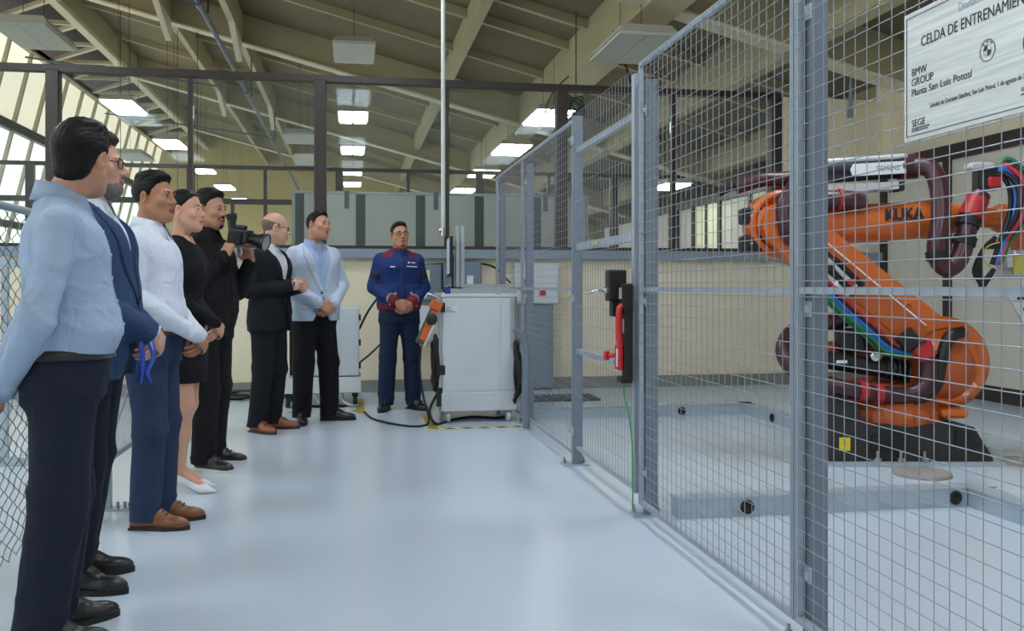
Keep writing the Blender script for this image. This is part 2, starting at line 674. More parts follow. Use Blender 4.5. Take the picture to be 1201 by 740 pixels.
# left wall: sill wall, leaning frosted glazing
LW0, LW1 = (-8.2, 0.8), (-6.9, 6.3)
def lw(z):
    t = (z - LW0[1]) / (LW1[1] - LW0[1])
    return LW0[0] + (LW1[0] - LW0[0]) * t
wl = struct(MB().bx(-8.45, -8.2, -7.0, FARY, 0, 0.8).build('wall_left', M_cream))
M_pane_hi = emit_mat('frosted_pane_daylight', (242, 236, 212), PANE_GLOW * 0.5)
M_pane_lo = emit_mat('clear_pane_daylight', (230, 240, 234), PANE_GLOW * 0.75)
M_mull = mat('mullion_cream', (176, 170, 146), 0.6)
rows = [(0.8, 2.6, M_pane_lo), (2.6, 4.65, M_pane_lo), (4.65, 6.3, M_pane_hi)]
protos = {}
BAY = 1.3
nb = int((FARY + 7.0) / BAY)
for i in range(nb):
    y0 = -7.0 + i * BAY
    for j, (za, zc, m) in enumerate(rows):
        if j not in protos:
            vs = [(lw(za) - 0.02, 0.03, za + 0.03), (lw(za) - 0.02, BAY - 0.03, za + 0.03), (lw(zc) - 0.02, BAY - 0.03, zc - 0.03), (lw(zc) - 0.02, 0.03, zc - 0.03)]
            vs2 = [(x - 0.02, y, z) for x, y, z in vs]
            pb = MB().add(vs + vs2, [(0, 1, 2, 3), (7, 6, 5, 4), (0, 4, 5, 1), (1, 5, 6, 2), (2, 6, 7, 3), (3, 7, 4, 0)])
            protos[j] = pb.build('pane', m, wl, loc=(0, y0, 0))
        else:
            share(protos[j], 'pane', wl, loc=(0, y0, 0))
    mu = MB()
    a = Vector((LW0[0], 0, LW0[1])); b = Vector((LW1[0], 0, LW1[1]))
    if i == 0:
        ang = math.atan2(b.x - a.x, b.z - a.z)
        Mx = Matrix.Translation((a + b) / 2) @ Matrix.Rotation(ang, 4, 'Y')
        mu.box((0, 0, 0), (0.12, 0.07, (b - a).length), Mx)
        mull0 = mu.build('mullion', M_mull, wl, loc=(0, y0, 0))
    else:
        share(mull0, 'mullion', wl, loc=(0, y0, 0))
for z, h in ((0.83, 0.12), (2.6, 0.16), (4.65, 0.2)):
    MB().bx(lw(z) - 0.05, lw(z) + 0.09, -7.0, FARY, z - h / 2, z + h / 2).build('window_rail', M_brown, wl)
MB().bx(-7.0, -6.8, -7.0, FARY, 6.26, 6.42).build('eave_beam', M_creamdull, wl)

# ------------------------------------------------------------------ ceiling: single slope with rafters, purlins, joists, edge truss
ang = math.atan(0.26)
def slope_box(x0, x1, y0, y1, dz0, dz1):
    """box following the roof slope, offsets above the beam underside"""
    vs = []
    for x in (x0, x1):
        for y in (y0, y1):
            for dz in (dz0, dz1):
                vs.append((x, y, zb(x) + dz))
    return MB().add(vs, [(0, 1, 3, 2), (4, 6, 7, 5), (0, 4, 5, 1), (2, 3, 7, 6), (0, 2, 6, 4), (1, 5, 7, 3)])
ceil = struct(slope_box(-5.5, 9.8, -7.2, FARY + 0.2, 0.55, 0.67).build('ceiling', M_sheet))
for y in (-5.2, 2.2, 9.7, 17.4, 24.8, 32.2):
    slope_box(-5.5, 9.6, y - 0.06, y + 0.06, 0.03, 0.55).build('rafter', M_creamdull, ceil)
    slope_box(-5.5, 9.6, y - 0.14, y + 0.14, 0.0, 0.035).build('rafter_flange', M_cream, ceil)
for x, wdt, d0 in ((-5.42, 0.12, 0.06), (-3.23, 0.12, 0.05), (-2.0, 0.12, 0.05), (1.74, 0.14, 0.22), (3.37, 0.36, -0.02), (4.96, 0.16, 0.0), (7.0, 0.16, 0.1)):
    slope_box(x - wdt / 2, x + wdt / 2, -7.0, FARY, d0, 0.55).build('purlin_beam', M_creamdull, ceil)
for y in (-3.0, 0.0, 4.6, 7.1, 12.2, 13.3, 15.2, 19.9, 22.3, 27.3, 29.8):
    slope_box(-5.45, 9.6, y - 0.045, y + 0.045, 0.42, 0.55).build('joist', M_creamdull, ceil)
# haunch brackets where the beams meet the rafters
for x in (-3.23, -2.0):
    for y in (9.7, 17.4, 24.8):
        MB().add([(x - 0.05, y - 0.1, zb(x) + 0.05), (x + 0.05, y - 0.1, zb(x) + 0.05), (x - 0.05, y - 1.3, zb(x) + 0.05), (x + 0.05, y - 1.3, zb(x) + 0.05), (x - 0.05, y - 0.1, zb(x) - 0.35), (x + 0.05, y - 0.1, zb(x) - 0.35)],
                 [(0, 1, 3, 2), (0, 2, 4), (1, 5, 3), (2, 3, 5, 4), (0, 4, 5, 1)]).build('haunch', M_cream, ceil)
# edge truss along the left glazing
chA = Vector((-6.85, 0, 6.38)); chB = Vector((-5.50, 0, 6.58))
MB().bx(-6.92, -6.8, -7, FARY, 6.32, 6.44).build('truss_chord', M_creamdull, ceil)
MB().bx(-5.58, -5.40, -7, FARY, 6.48, 6.66).build('truss_chord', M_cream, ceil)
d0 = d1 = None
st = 0.85
for i in range(int((FARY - 4) / st)):
    y = 4.0 + i * st
    p, q = (chA, chB) if i % 2 == 0 else (chB, chA)
    if d0 is None or d1 is None:
        mbx = MB()
        x, yv, zv = frame_from(Vector((q.x - p.x, st, q.z - p.z)))
        mid = Vector(((p.x + q.x) / 2, st / 2, (p.z + q.z) / 2))
        Mx = axes(mid, x, yv, zv)
        mbx.box((0, 0, 0), (0.10, 0.08, Vector((q.x - p.x, st, q.z - p.z)).length), Mx)
        ob = mbx.build('truss_diagonal', M_cream, ceil, loc=(0, y, 0))
        if i % 2 == 0: d0 = ob
        else: d1 = ob
    else:
        share(d0 if i % 2 == 0 else d1, 'truss_diagonal', ceil, loc=(0, y, 0))
# roof strip above the truss and gable strips
M_dark = mat('dark_roof_sheet', (78, 72, 62), 0.85)
MB().bx(-8.6, -5.4, -7.2, FARY + 0.2, 7.15, 7.3).build('roof_strip', M_dark, ceil)
MB().bx(-5.5, -5.44, -7.2, FARY + 0.2, 6.95, 7.2).build('roof_upstand', M_dark, ceil)
MB().bx(-8.6, -8.45, -7.2, FARY + 0.2, 6.3, 7.2).build('roof_upstand', M_dark, ceil)

# ------------------------------------------------------------------ glazed partition across the back
wb = struct(MB().bx(-8.2, RX, WY, WY + 0.14, 0, 1.47).build('wall_back', M_cream))
MB().bx(-8.2, RX, WY - 0.05, WY, 0, 0.13).build('plinth', M_plinth, wb)
MB().bx(-8.2, RX, WY - 0.1, WY + 0.2, 1.47, 1.57).build('ledge', M_bluegrey, wb)
MB().bx(-8.2, 5.0, WY + 0.02, WY + 0.12, 1.57, 1.61).build('sill_rail', M_brown, wb)
MB().bx(-8.2, 5.05, WY + 0.01, WY + 0.13, 3.40, 3.47).build('top_rail', M_brown, wb)
for x in (-5.79, -3.06, -0.33, 2.38, 5.0):
    MB().bx(x - 0.065, x + 0.065, WY, WY + 0.14, 1.57, 3.42, bev=0.01).build('post', M_brown, wb)
thin = (-7.1, -4.42, -1.69, 1.06, 3.72)
for x in thin:
    MB().bx(x - 0.025, x + 0.025, WY + 0.03, WY + 0.11, 1.61, 3.41).build('mullion', M_brown, wb)
edges = sorted([-8.2, -5.79, -3.06, -0.33, 2.38, 5.0] + list(thin))
for a, b in zip(edges[:-1], edges[1:]):
    MB().bx(a + 0.03, b - 0.03, WY + 0.066, WY + 0.074, 1.61, 3.40).build('pane', M_glass, wb)
MB().bx(5.065, RX, WY, WY + 0.14, 1.57, 3.42).build('upper_panel', M_cream, wb)
MB().bx(5.9, 5.96, WY - 0.03, WY, 3.2, 3.3).build('junction_box', M_bluegrey, wb)
# small windows of the next bay seen through the right part of the glazing
# second partition deeper in the hall
Y2 = 17.9
w2 = struct(MB().bx(-8.0, 9.6, Y2, Y2 + 0.12, 0, 1.5).build('wall_hall', M_cream))
MB().bx(-8.0, 9.6, Y2 + 0.01, Y2 + 0.11, 3.38, 3.45).build('top_rail', M_brown, w2)
MB().bx(-8.0, -0.6, Y2 + 0.01, Y2 + 0.11, 2.72, 2.82).build('mid_rail', M_brown, w2)
MB().bx(-8.0, 9.6, Y2 - 0.05, Y2 + 0.15, 1.5, 1.6).build('ledge', M_bluegrey, w2)
for x in (-5.75, -2.95, -0.22, 2.5, 5.25, 8.0):
    MB().bx(x - 0.07, x + 0.07, Y2, Y2 + 0.12, 1.5, 3.4).build('post', M_brown, w2)
for x in (-4.4, -1.6, 1.1, 3.9, 6.6):
    MB().bx(x - 0.03, x + 0.03, Y2 + 0.02, Y2 + 0.1, 1.6, 3.4).build('mullion', M_brown, w2)
for x in (-2.6, -2.2, -1.0):
    MB().bx(x - 0.03, x + 0.03, Y2 + 0.02, Y2 + 0.1, 1.9, 2.74).build('mullion', M_brown, w2)

# side partition of the hall seen through the right part of the glazing: dark frames, pale panels, two lit windows
w3 = struct(MB().bx(6.62, 6.72, WY + 0.3, 24.0, 0, 1.5).build('wall_hall_side', M_cream))
MB().bx(6.58, 6.74, WY + 0.3, 24.0, 2.72, 2.86).build('top_rail', M_brown, w3)
MB().bx(6.58, 6.74, WY + 0.3, 24.0, 1.5, 1.6).build('sill_rail', M_brown, w3)
M_winlit = emit_mat('window_lit_room', (206, 210, 176), 0.22)
yy = WY + 0.35
k = 0
while yy < 23.5:
    MB().bx(6.59, 6.73, yy, yy + 0.1, 1.6, 2.72).build('post', M_brown, w3)
    MB().bx(6.64, 6.70, yy + 0.1, yy + 1.3, 1.6, 2.72).build('pane' if k in (2, 4) else 'panel', M_winlit if k in (2, 4) else M_panelgrey, w3)
    if k in (2, 4):
        MB().bx(6.60, 6.72, yy + 0.66, yy + 0.72, 1.6, 2.72).build('mullion', M_brown, w3)
    yy += 1.3
    k += 1

# ------------------------------------------------------------------ ceiling lamps
M_lamphouse = mat('lamp_housing_white', (205, 205, 196), 0.5, var=0.02)
M_lampoff = mat('lamp_diffuser_off', (208, 208, 196), 0.5, var=0.02)
M_lampadded = emit_mat('lamp_diffuser_added', (236, 244, 255), LAMP_ADDED)  # glow of the added, unseen lamps only
M_lampfar = emit_mat('lamp_diffuser_far', (250, 252, 255), LAMP_FAR)
M_cable = mat('dark_cable', (44, 42, 42), 0.6, var=0.05)
def lamp(x, y, z, lit, label, w=0.66, l=1.35, group='fluorescent ceiling lamps'):
    t = empty('ceiling_lamp', (x, y, z))
    tag(t, label, 'lamp', group)
    MB().add([(-w / 2, -l / 2, 0.02), (w / 2, -l / 2, 0.02), (w / 2, l / 2, 0.02), (-w / 2, l / 2, 0.02), (-w * .42, -l * .45, 0.11), (w * .42, -l * .45, 0.11), (w * .42, l * .45, 0.11), (-w * .42, l * .45, 0.11)],
             [(3, 2, 1, 0), (4, 5, 6, 7), (0, 1, 5, 4), (1, 2, 6, 5), (2, 3, 7, 6), (3, 0, 4, 7)]).build('housing', M_lamphouse, t)
    dm = M_lampoff if not lit else (M_lampadded if y < 10 else M_lampfar)
    for s in (-1, 1):
        g_ = .2 if lit else .235
        MB().bx(s * w * .24 - w * g_, s * w * .24 + w * g_, -l / 2 + 0.03, l / 2 - 0.03, -0.012, 0.02).build('diffuser', dm, t)
    top = zb(x) + 0.5 - z
    for s in (-1, 1):
        MB().cyl((0, s * l * .3, 0.1), (0, s * l * .3, top), 0.004, n=6).build('cable', M_cable, t)
    return t
ORD = ['nearest', 'second', 'third', 'fourth', 'fifth', 'sixth', 'seventh']
for i, (y, lit) in enumerate(((12.0, 0), (16.5, 1), (20.6, 1), (25.0, 1), (29.2, 1), (33.4, 1))):
    lamp(-3.8, y, 4.2, lit, ('unlit grey' if not lit else 'lit white') + ' panel lamp, %s of the row along the left windows' % ORD[i], w=(0.54 if lit else 0.66), l=1.25)
for i, (y, lit) in enumerate(((14.9, 0), (20.6, 1), (25.6, 1), (30.4, 1), (34.0, 1))):
    lamp(0.05, y, 4.9, lit, ('unlit grey' if not lit else 'lit white') + ' panel lamp, %s of the row over the middle of the hall' % ORD[i])
for i, (y, lit) in enumerate(((10.1, 0), (14.5, 1), (18.0, 1), (21.9, 1), (26.0, 1), (30.5, 1))):
    lamp(3.15, y, 3.88, lit, ('unlit cream' if not lit else 'lit white') + ' panel lamp, %s of the row under the big roof beam' % ORD[i])
for i, y in enumerate((19.3, 22.8)):
    lamp(-1.03, y, 4.2, 0, 'unlit hanging panel lamp left of the middle row, %s one' % ('nearer', 'farther')[i])
lamp(-5.0, 22.7, 4.2, 0, 'unlit tilted panel lamp hanging close to the left windows')
lamp(5.75, 16.0, 2.98, 1, 'lit panel lamp seen through the fence above the ledge', w=0.5, l=1.0)
# lit lamps added out of view, to light the aisle, cell and back wall
for i, (x, y, z) in enumerate(((-3.8, 3.0, 4.2), (-3.8, -2.0, 4.2), (0.05, 3.6, 4.6), (0.05, -1.6, 4.6), (3.15, 5.2, 3.88), (3.15, 1.2, 3.88), (0.05, -5.6, 4.6), (0.05, 7.8, 4.6), (-3.8, 7.6, 4.2))):
    lamp(x, y, z, 1, 'added lit panel lamp overhead, out of view, number %s along the near rows' % ['one', 'two', 'three', 'four', 'five', 'six', 'seven', 'eight', 'nine'][i])

# ------------------------------------------------------------------ pipes, cables, rods up at the roof
M_bluepipe = mat('blue_grey_pipe', (94, 110, 126), 0.4, metal=0.2, var=0.06)
bp = empty('roof_pipe', (-1.95, 9.0, 4.9)); tag(bp, 'blue grey pipe running along the ceiling into the hall', 'pipe')
MB().cyl((0, -3, -0.05), (0, 27, -0.05), 0.036, n=10).build('main_pipe', M_bluepipe, bp)
for y in (3.5, 9.0, 14.5):
    MB().cyl((-3.9, y, 0.45), (0, y, -0.02), 0.018, n=8).build('branch_pipe', M_bluepipe, bp)
    MB().cyl((0, y - 0.1, -0.05), (0, y + 0.1, -0.05), 0.055, n=10).build('coupling', M_bluepipe, bp)
    MB().cyl((0.05, y + 0.4, -0.05), (0.05, y + 0.4, 0.7), 0.012, n=6).build('hanger', M_cable, bp)
cr = empty('hanging_cable', (2.86, 11.5, 3.5)); tag(cr, 'dark green cable coiled up and hanging from the roof', 'cable')
M_gcable = mat('dark_green_cable', (46, 66, 56), 0.5)
MB().cyl((0, 0, 0.1), (0, 0, 1.2), 0.008, n=6).build('drop', M_gcable, cr)
for k in range(5):
    rr = 0.09 + 0.015 * (k % 3)
    pts = [(rr * math.cos(2 * PI * i / 18 + k), 0.02 * k - 0.04 + 0.03 * math.sin(2 * PI * i / 18 * 2 + k), rr * math.sin(2 * PI * i / 18) * (0.8 + 0.1 * k)) for i in range(18)]
    MB().tube(pts, 0.010, 6, closed=True).build('coil_loop', M_gcable, cr)
for i, (x, y, a) in enumerate(((-3.2, 13.0, 0.0), (-2.75, 12.4, 0.0), (-4.3, 13.4, 0.0))):
    c = MB().cyl((0, 0, 0), (0, 0, zb(x) + 0.5 - 2.6), 0.006, n=6).build('drop_cable', M_cable, None, loc=(x, y + 5, 2.6))
    tag(c, 'thin dark cable hanging straight down from the roof, %s of three at left' % ('middle', 'rightmost', 'leftmost')[i], 'cable', 'roof drop cables')
for i, pts in enumerate([[(3.5, 11.2, 3.75), (3.35, 11.0, 3.95), (3.15, 10.9, 4.05), (3.1, 10.6, 4.22)], [(3.12, 13.9, 3.95), (2.9, 13.6, 3.8), (2.95, 13.2, 4.05), (3.1, 12.9, 4.2)]]):
    c = MB().tube(spline(pts, 8), 0.012, 6).build('lamp_lead', M_cable)
    tag(c, 'loose black lamp lead looping below the big roof beam, %s one' % ('nearer', 'farther')[i], 'cable', 'lamp leads')
# conduit loop at the right by the cream upper wall
c = MB().tube(spline([(5.93, WY - 0.02, 3.3), (5.95, WY - 0.05, 3.75), (6.05, WY - 0.2, 3.95), (6.25, WY - 0.3, 3.9)], 8), 0.022, 8).build('conduit', M_bluegrey)
tag(c, 'bent grey conduit above the cream wall behind the sign', 'conduit')
# ------------------------------------------------------------------ safety fence of the robot cell (line X = FX)
FX = 1.45
MESHX = FX - 0.018
def fence_post(y, h, label, x=None):
    t = empty('fence_post', ((FX + 0.04) if x is None else x, y, 0)); tag(t, label, 'post', 'safety fence posts')
    MB().bx(-0.03, 0.03, -0.03, 0.03, 0.008, h, bev=0.004).build('upright', M_fencepost, t)
    MB().bx(-0.033, 0.033, -0.033, 0.033, h, h + 0.006, bev=0.002).build('cap', M_black, t)
    MB().bx(-0.10, 0.07, -0.055, 0.055, 0, 0.01).build('base_plate', M_galv, t)
    for dx in (-0.078, 0.05):
        MB().cyl((dx, 0.03, 0.008), (dx, 0.03, 0.03), 0.011, n=6, smooth=False).cyl((dx, 0.03, 0.03), (dx, 0.03, 0.05), 0.006, n=8).build('anchor_bolt', M_steelbolt, t)
    for z in (0.22, 1.08, h - 0.16):
        MB().bx(-0.037, -0.03, -0.034, 0.034, z - 0.025, z + 0.025).bx(-0.052, -0.037, -0.03, -0.024, z - 0.012, z + 0.012).build('panel_clamp', M_galv, t)
        MB().cyl((-0.037, 0.018, z), (-0.052, 0.018, z), 0.010, n=8).build('clamp_screw', M_steelbolt, t)
    return t
def wires(y0, y1, z0, z1, sy, sz, r=0.0019, x=0.0):
    mb = MB()
    n = int(round((y1 - y0) / sy))
    for i in range(n + 1):
        y = y0 + (y1 - y0) * i / n
        mb.cyl((x, y, z0), (x, y, z1), r, n=4, cap=False)
    n = int(round((z1 - z0) / sz))
    for i in range(n + 1):
        z = z0 + (z1 - z0) * i / n
        mb.cyl((x - 2 * r, y0, z), (x - 2 * r, y1, z), r, n=4, cap=False)
    return mb
def fence_panel(y0, y1, z0, z1, label, sy=0.06, sz=0.05, mid=1.14):
    t = empty('mesh_fence', (MESHX, (y0 + y1) / 2, 0)); tag(t, label, 'fence', 'safety fence panels')
    a, b = y0 - (y0 + y1) / 2, y1 - (y0 + y1) / 2
    for y, s in ((a, 1), (b, -1)):
        MB().bx(-0.005, 0.016, min(y, y + s * 0.022), max(y, y + s * 0.022), z0, z1).build('stile', M_fence, t)
    MB().bx(-0.005, 0.016, a + .022, b - .022, z1 - 0.022, z1).build('top_rail', M_fence, t)
    MB().bx(-0.005, 0.016, a + .022, b - .022, z0, z0 + 0.022).build('bottom_rail', M_fence, t)
    if mid:
        MB().bx(0.0, 0.018, a + .022, b - .022, mid - 0.011, mid + 0.011).build('middle_rail', M_fence, t)
    wires(a + .01, b - .01, z0 + .01, z1 - .01, sy, sz, r=(0.0016 if y0 < 5 else 0.0013), x=-0.006).build('wire_mesh', M_wire, t, kind='stuff')
    return t
fence_post(2.77, 2.2, 'nearest grey steel fence post, beside the metal sign')
fence_post(4.44, 2.2, 'grey fence post carrying the red gate lock')
fence_post(5.78, 2.26, 'grey fence post on the hinge side of the gate', x=MESHX + 0.012)
fence_post(7.62, 2.2, 'grey fence post just behind the white cart')
fence_post(9.02, 2.2, 'farthest grey fence post near the back wall')
fence_post(0.95, 2.2, 'grey fence post right beside the photographer')
fence_panel(0.97, 2.79, 0.06, 2.28, 'nearest wire mesh fence panel, with the metal sign on it')
fence_panel(2.80, 4.44, 0.06, 2.28, 'wire mesh fence panel between the nearest post and the gate lock')
fence_panel(5.84, 7.66, 0.06, 2.25, 'wire mesh fence panel left of the gate, behind the cart', sz=0.05)
fence_panel(7.67, 9.05, 0.06, 2.25, 'farthest wire mesh fence panel near the back wall', sz=0.05, mid=1.14)
# return panel along the far end of the cell seen edge on
# gate
g = empty('fence_gate', (MESHX, 5.13, 0)); tag(g, 'wire mesh gate of the robot cell with three cross rails', 'gate')
for y, zt in ((-0.62, 2.24),):
    MB().bx(-0.012, 0.028, y - 0.02, y + 0.02, 0.10, zt, bev=0.003).build('stile', M_fence, g)
for z, hh in ((0.12, 0.02), (0.74, 0.03), (1.41, 0.045), (2.03, 0.035)):
    MB().bx(-0.008, 0.026, -0.60, 0.58, z - hh / 2, z + hh / 2).build('cross_rail', M_fence, g)
wires(-0.60, 0.58, 0.13, 2.26, 0.06, 0.11, r=0.0013, x=-0.012).build('wire_mesh', M_wire, g, kind='stuff')
for z in (0.35, 1.1, 1.9):
    MB().cyl((0.01, 0.635, z - 0.05), (0.01, 0.635, z + 0.05), 0.013, n=8).build('hinge', M_galv, g)
MB().bx(-0.016, -0.008, 0.05, 0.16, 1.40, 1.42).build('rail_sticker', mat('yellow_sticker', (186, 180, 96), 0.5), g)

# gate lock with red handle
M_red = mat('safety_red', (196, 34, 38), 0.38, var=0.05)
L = empty('gate_lock', (MESHX - 0.03, 4.50, 0.7)); tag(L, 'black and red safety lock with chrome lever on the gate', 'lock')
MB().bx(-0.105, -0.01, 0.02, 0.10, 0.38, 0.54, bev=0.008).bx(-0.085, -0.02, 0.03, 0.09, 0.30, 0.38, bev=0.006).build('latch_housing', M_black, L)
MB().bx(-0.055, 0.0, -0.05, 0.03, 0.34, 0.47, bev=0.006).build('bolt_housing', M_black, L)
MB().bx(-0.045, 0.0, -0.055, -0.005, -0.02, 0.36, bev=0.006).build('switch_body', M_black, L)
MB().tube(spline([(-0.10, 0.06, 0.43), (-0.135, 0.062, 0.43), (-0.16, 0.07, 0.43), (-0.19, 0.13, 0.42)], 6), 0.011, 10).cyl((-0.10, 0.06, 0.43), (-0.12, 0.06, 0.43), 0.022, n=14).build('lever_handle', M_chrome, L)
MB().box((-0.06, -0.02, 0.42), (0.02, 0.05, 0.06), bev=0.006).build('strike_plate', M_chrome, L)
MB().tube(spline([(-0.050, -0.03, 0.36), (-0.066, -0.03, 0.33), (-0.066, -0.03, 0.19), (-0.055, -0.03, 0.15)], 6), [0.016] * 19, 10).build('red_handle', M_red, L)
MB().bx(-0.075, -0.045, -0.04, 0.03, 0.03, 0.16, bev=0.01).build('red_unit', M_red, L)
MB().cyl((-0.07, 0.03, 0.10), (-0.10, 0.055, 0.10), 0.012, n=12).cyl((-0.10, 0.055, 0.10), (-0.112, 0.065, 0.10), 0.024, n=14).build('stop_button', M_red, L)
M_label = mat('white_label', (222, 224, 226), 0.5, var=0.02)
MB().bx(-0.077, -0.0755, -0.036, -0.012, 0.05, 0.14).bx(-0.047, -0.0455, -0.045, -0.02, 0.22, 0.29).build('white_label', M_label, L)
MB().bx(-0.06, 0.0, -0.045, 0.03, -0.035, 0.0, bev=0.004).build('terminal_box', M_black, L)
MB().tube(spline([(-0.03, 0.0, -0.035), (-0.03, 0.0, -0.10), (-0.02, -0.05, -0.2), (-0.01, -0.07, -0.35), (-0.008, -0.075, -0.5), (-0.008, -0.07, -0.66)], 6), 0.004, 6).build('green_cable', mat('green_cable', (70, 150, 80), 0.5), L)

# curved hose guard beside the cart
hg = empty('hose_guard', (1.394, 7.26, 0)); tag(hg, 'bent grey tube standing at the fence beside the cart', 'post')
MB().tube(spline([(0.0, 0, 0.0), (0.0, 0, 0.3), (0.0, 0, 0.62), (-0.03, 0.0, 0.76), (-0.10, 0, 0.82)], 8), 0.028, 12).build('tube', M_fencepost, hg)
MB().bx(-0.06, 0.024, -0.05, 0.05, 0, 0.012).build('foot_plate', M_galv, hg)

# ------------------------------------------------------------------ metal sign on the nearest panel
SX = MESHX - 0.014
SY, SZ0, SZ1, SWD = 2.173, 1.525, 1.855, 0.56
sg = empty('metal_sign', (SX, SY, SZ0)); tag(sg, 'brushed metal plaque with printed lettering fixed on the fence', 'sign')
M_plate = brushed_mat('brushed_plate', (214, 218, 220))
M_ink = mat('printed_ink', (34, 36, 48), 0.5, var=0.02)
M_inkpale = mat('printed_ink_pale', (168, 178, 180), 0.5, var=0.02)
M_inkgrey = mat('printed_ink_grey', (92, 94, 100), 0.5, var=0.02)
M_emblue = mat('emblem_blue', (60, 66, 120), 0.5, var=0.05)
MB().bx(0.0, 0.006, -SWD, 0, 0, SZ1 - SZ0, bev=0.002).build('plate', M_plate, sg)
hgt = SZ1 - SZ0
bo = 0.012
fr = MB()
for (y0, y1, z0, z1) in ((-SWD + bo, -bo, bo, bo + .0016), (-SWD + bo, -bo, hgt - bo - .0016, hgt - bo), (-bo - .0016, -bo, bo, hgt - bo), (-SWD + bo, -SWD + bo + .0016, bo, hgt - bo)):
    fr.bx(-0.0012, -0.0002, y0, y1, z0, z1)
fr.build('border_line', M_ink, sg)
def sign_text(s, u, z, size, m, sx=1.0, bold=0.0, name='lettering'):
    return text_obj(name, s, size, m, sg, axes((-0.0008, -u, z - SZ0), (0, -1, 0), (0, 0, 1), (-1, 0, 0)), sx=sx, extrude=0.0003, bold=bold)
sign_text('Donación', 0.215, 1.803, 0.03, M_inkpale, sx=0.92)
sign_text('CELDA DE ENTRENAMIENTO', 0.072, 1.757, 0.0375, M_ink, sx=0.83)
sign_text('BMW', 0.033, 1.690, 0.028, M_ink, sx=0.95)
sign_text('GROUP', 0.033, 1.664, 0.028, M_ink, sx=0.95)
sign_text('Planta San Luis Potosí', 0.033, 1.638, 0.0265, M_ink, sx=1.0)
sign_text('Soledad de Graciano Sánchez, San Luis Potosí, 1 de agosto de 2023', 0.108, 1.596, 0.0170, M_inkgrey, sx=0.75)
sign_text('SEGE', 0.034, 1.560, 0.026, M_ink, sx=0.98)
sign_text('SECRETARÍA DE EDUCACIÓN', 0.034, 1.553, 0.0062, M_ink, sx=0.9)
sign_text('DEL GOBIERNO DEL ESTADO', 0.034, 1.547, 0.0062, M_ink, sx=0.82)
sign_text('edu', 0.424, 1.570, 0.02, M_inkgrey, sx=0.9)
MB().bx(-0.0012, -0.0002, -0.47, -0.424, 1.562 - SZ0, 1.565 - SZ0).build('underline', M_ink, sg)
# round quartered emblem
em = MB()
cy, cz = -0.318, 1.686 - SZ0
def ring(mb, cy, cz, r0, r1, n=40, x=-0.001):
    vs = []; fs = []
    for i in range(n):
        t = 2 * PI * i / n
        vs += [(x, cy + r0 * math.cos(t), cz + r0 * math.sin(t)), (x, cy + r1 * math.cos(t), cz + r1 * math.sin(t))]
    for i in range(n):
        j = (i + 1) % n
        fs.append((2 * i, 2 * i + 1, 2 * j + 1, 2 * j))
    mb.add(vs, fs)
ring(em, cy, cz, 0.0235, 0.0255)
ring(em, cy, cz, 0.0125, 0.0133)
for q in (0, 2):
    vs = [(-0.001, cy, cz)] + [(-0.001, cy - 0.0125 * math.cos(t), cz + 0.0125 * math.sin(t)) for t in [PI / 2 * (q + 1) + PI / 2 * i / 10 for i in range(11)]]
    em.add(vs, [tuple(range(len(vs)))])
em.build('emblem', M_ink, sg)
for k, a in enumerate((40, 0, -40)):
    t = R(a)
    text_obj('emblem_letter', 'WMB'[k], 0.0085, M_ink, sg, axes((-0.0008, cy - 0.0163 * math.sin(t), cz + 0.0163 * math.cos(t)), (0, -math.cos(t), -math.sin(t)), (0, -math.sin(t), math.cos(t)), (-1, 0, 0)), align='CENTER', extrude=0.0002)
e2 = MB()
ring(e2, -0.462, 1.672 - SZ0, 0.0, 0.022); ring(e2, -0.462, 1.672 - SZ0, 0.027, 0.033)
e2.build('blue_seal', M_emblue, sg)
for y in (-0.02, -SWD + 0.02):
    for z in (0.02, hgt - 0.02):
        MB().cyl((0.006, y, z), (0.015, y, z), 0.006, n=8).build('screw', M_steelbolt, sg)

# ------------------------------------------------------------------ galvanised floor channels with round cable caps
def channel(p0, p1, label, caps=(), hgt=0.1, wd=0.11):
    p0 = Vector(p0); p1 = Vector(p1)
    d = p1 - p0; ln = d.length
    t = empty('floor_channel', (p0.x, p0.y, 0), math.atan2(d.y, d.x)); tag(t, label, 'cable duct', 'floor cable ducts')
    MB().bx(0, ln, 0, wd, 0.0, hgt - 0.006).build('duct_body', M_galv, t)
    MB().bx(-0.004, ln + 0.004, -0.006, wd + 0.006, hgt - 0.006, hgt).build('lid', M_galv, t)
    n = max(1, int(ln / 0.9))
    for i in range(1, n):
        MB().bx(ln * i / n - 0.003, ln * i / n + 0.003, -0.002, 0.0, 0.004, hgt - 0.008).build('seam', M_fencepost, t)
    for c, side in caps:
        y = -0.012 if side < 0 else wd + 0.012
        M = axes((c, y + (0.012 if side < 0 else -0.012), hgt * 0.48), (1, 0, 0), (0, 0, 1), (0, -1 if side < 0 else 1, 0))
        MB().lathe([(0.036, 0), (0.036, 0.008), (0.030, 0.012), (0.024, 0.012), (0.022, 0.004), (0.001, 0.004)], 18, M).build('cable_gland', M_blackmatt, t)
    return t
channel((1.60, 4.33, 0), (3.36, 4.33, 0), 'galvanised floor duct in front of the robot, along the near side', [(0.36, -1), (1.52, -1)])
channel((3.30, 2.4, 0), (3.30, 4.32, 0), 'galvanised floor duct running towards the photographer at right')
channel((1.56, 7.80, 0), (3.60, 7.80, 0), 'galvanised floor duct along the far side of the cell', [(1.35, -1)])
channel((3.62, 6.35, 0), (3.62, 7.92, 0), 'short galvanised floor duct from the far duct to the robot', [(0.9, 1), (0.5, 1)])
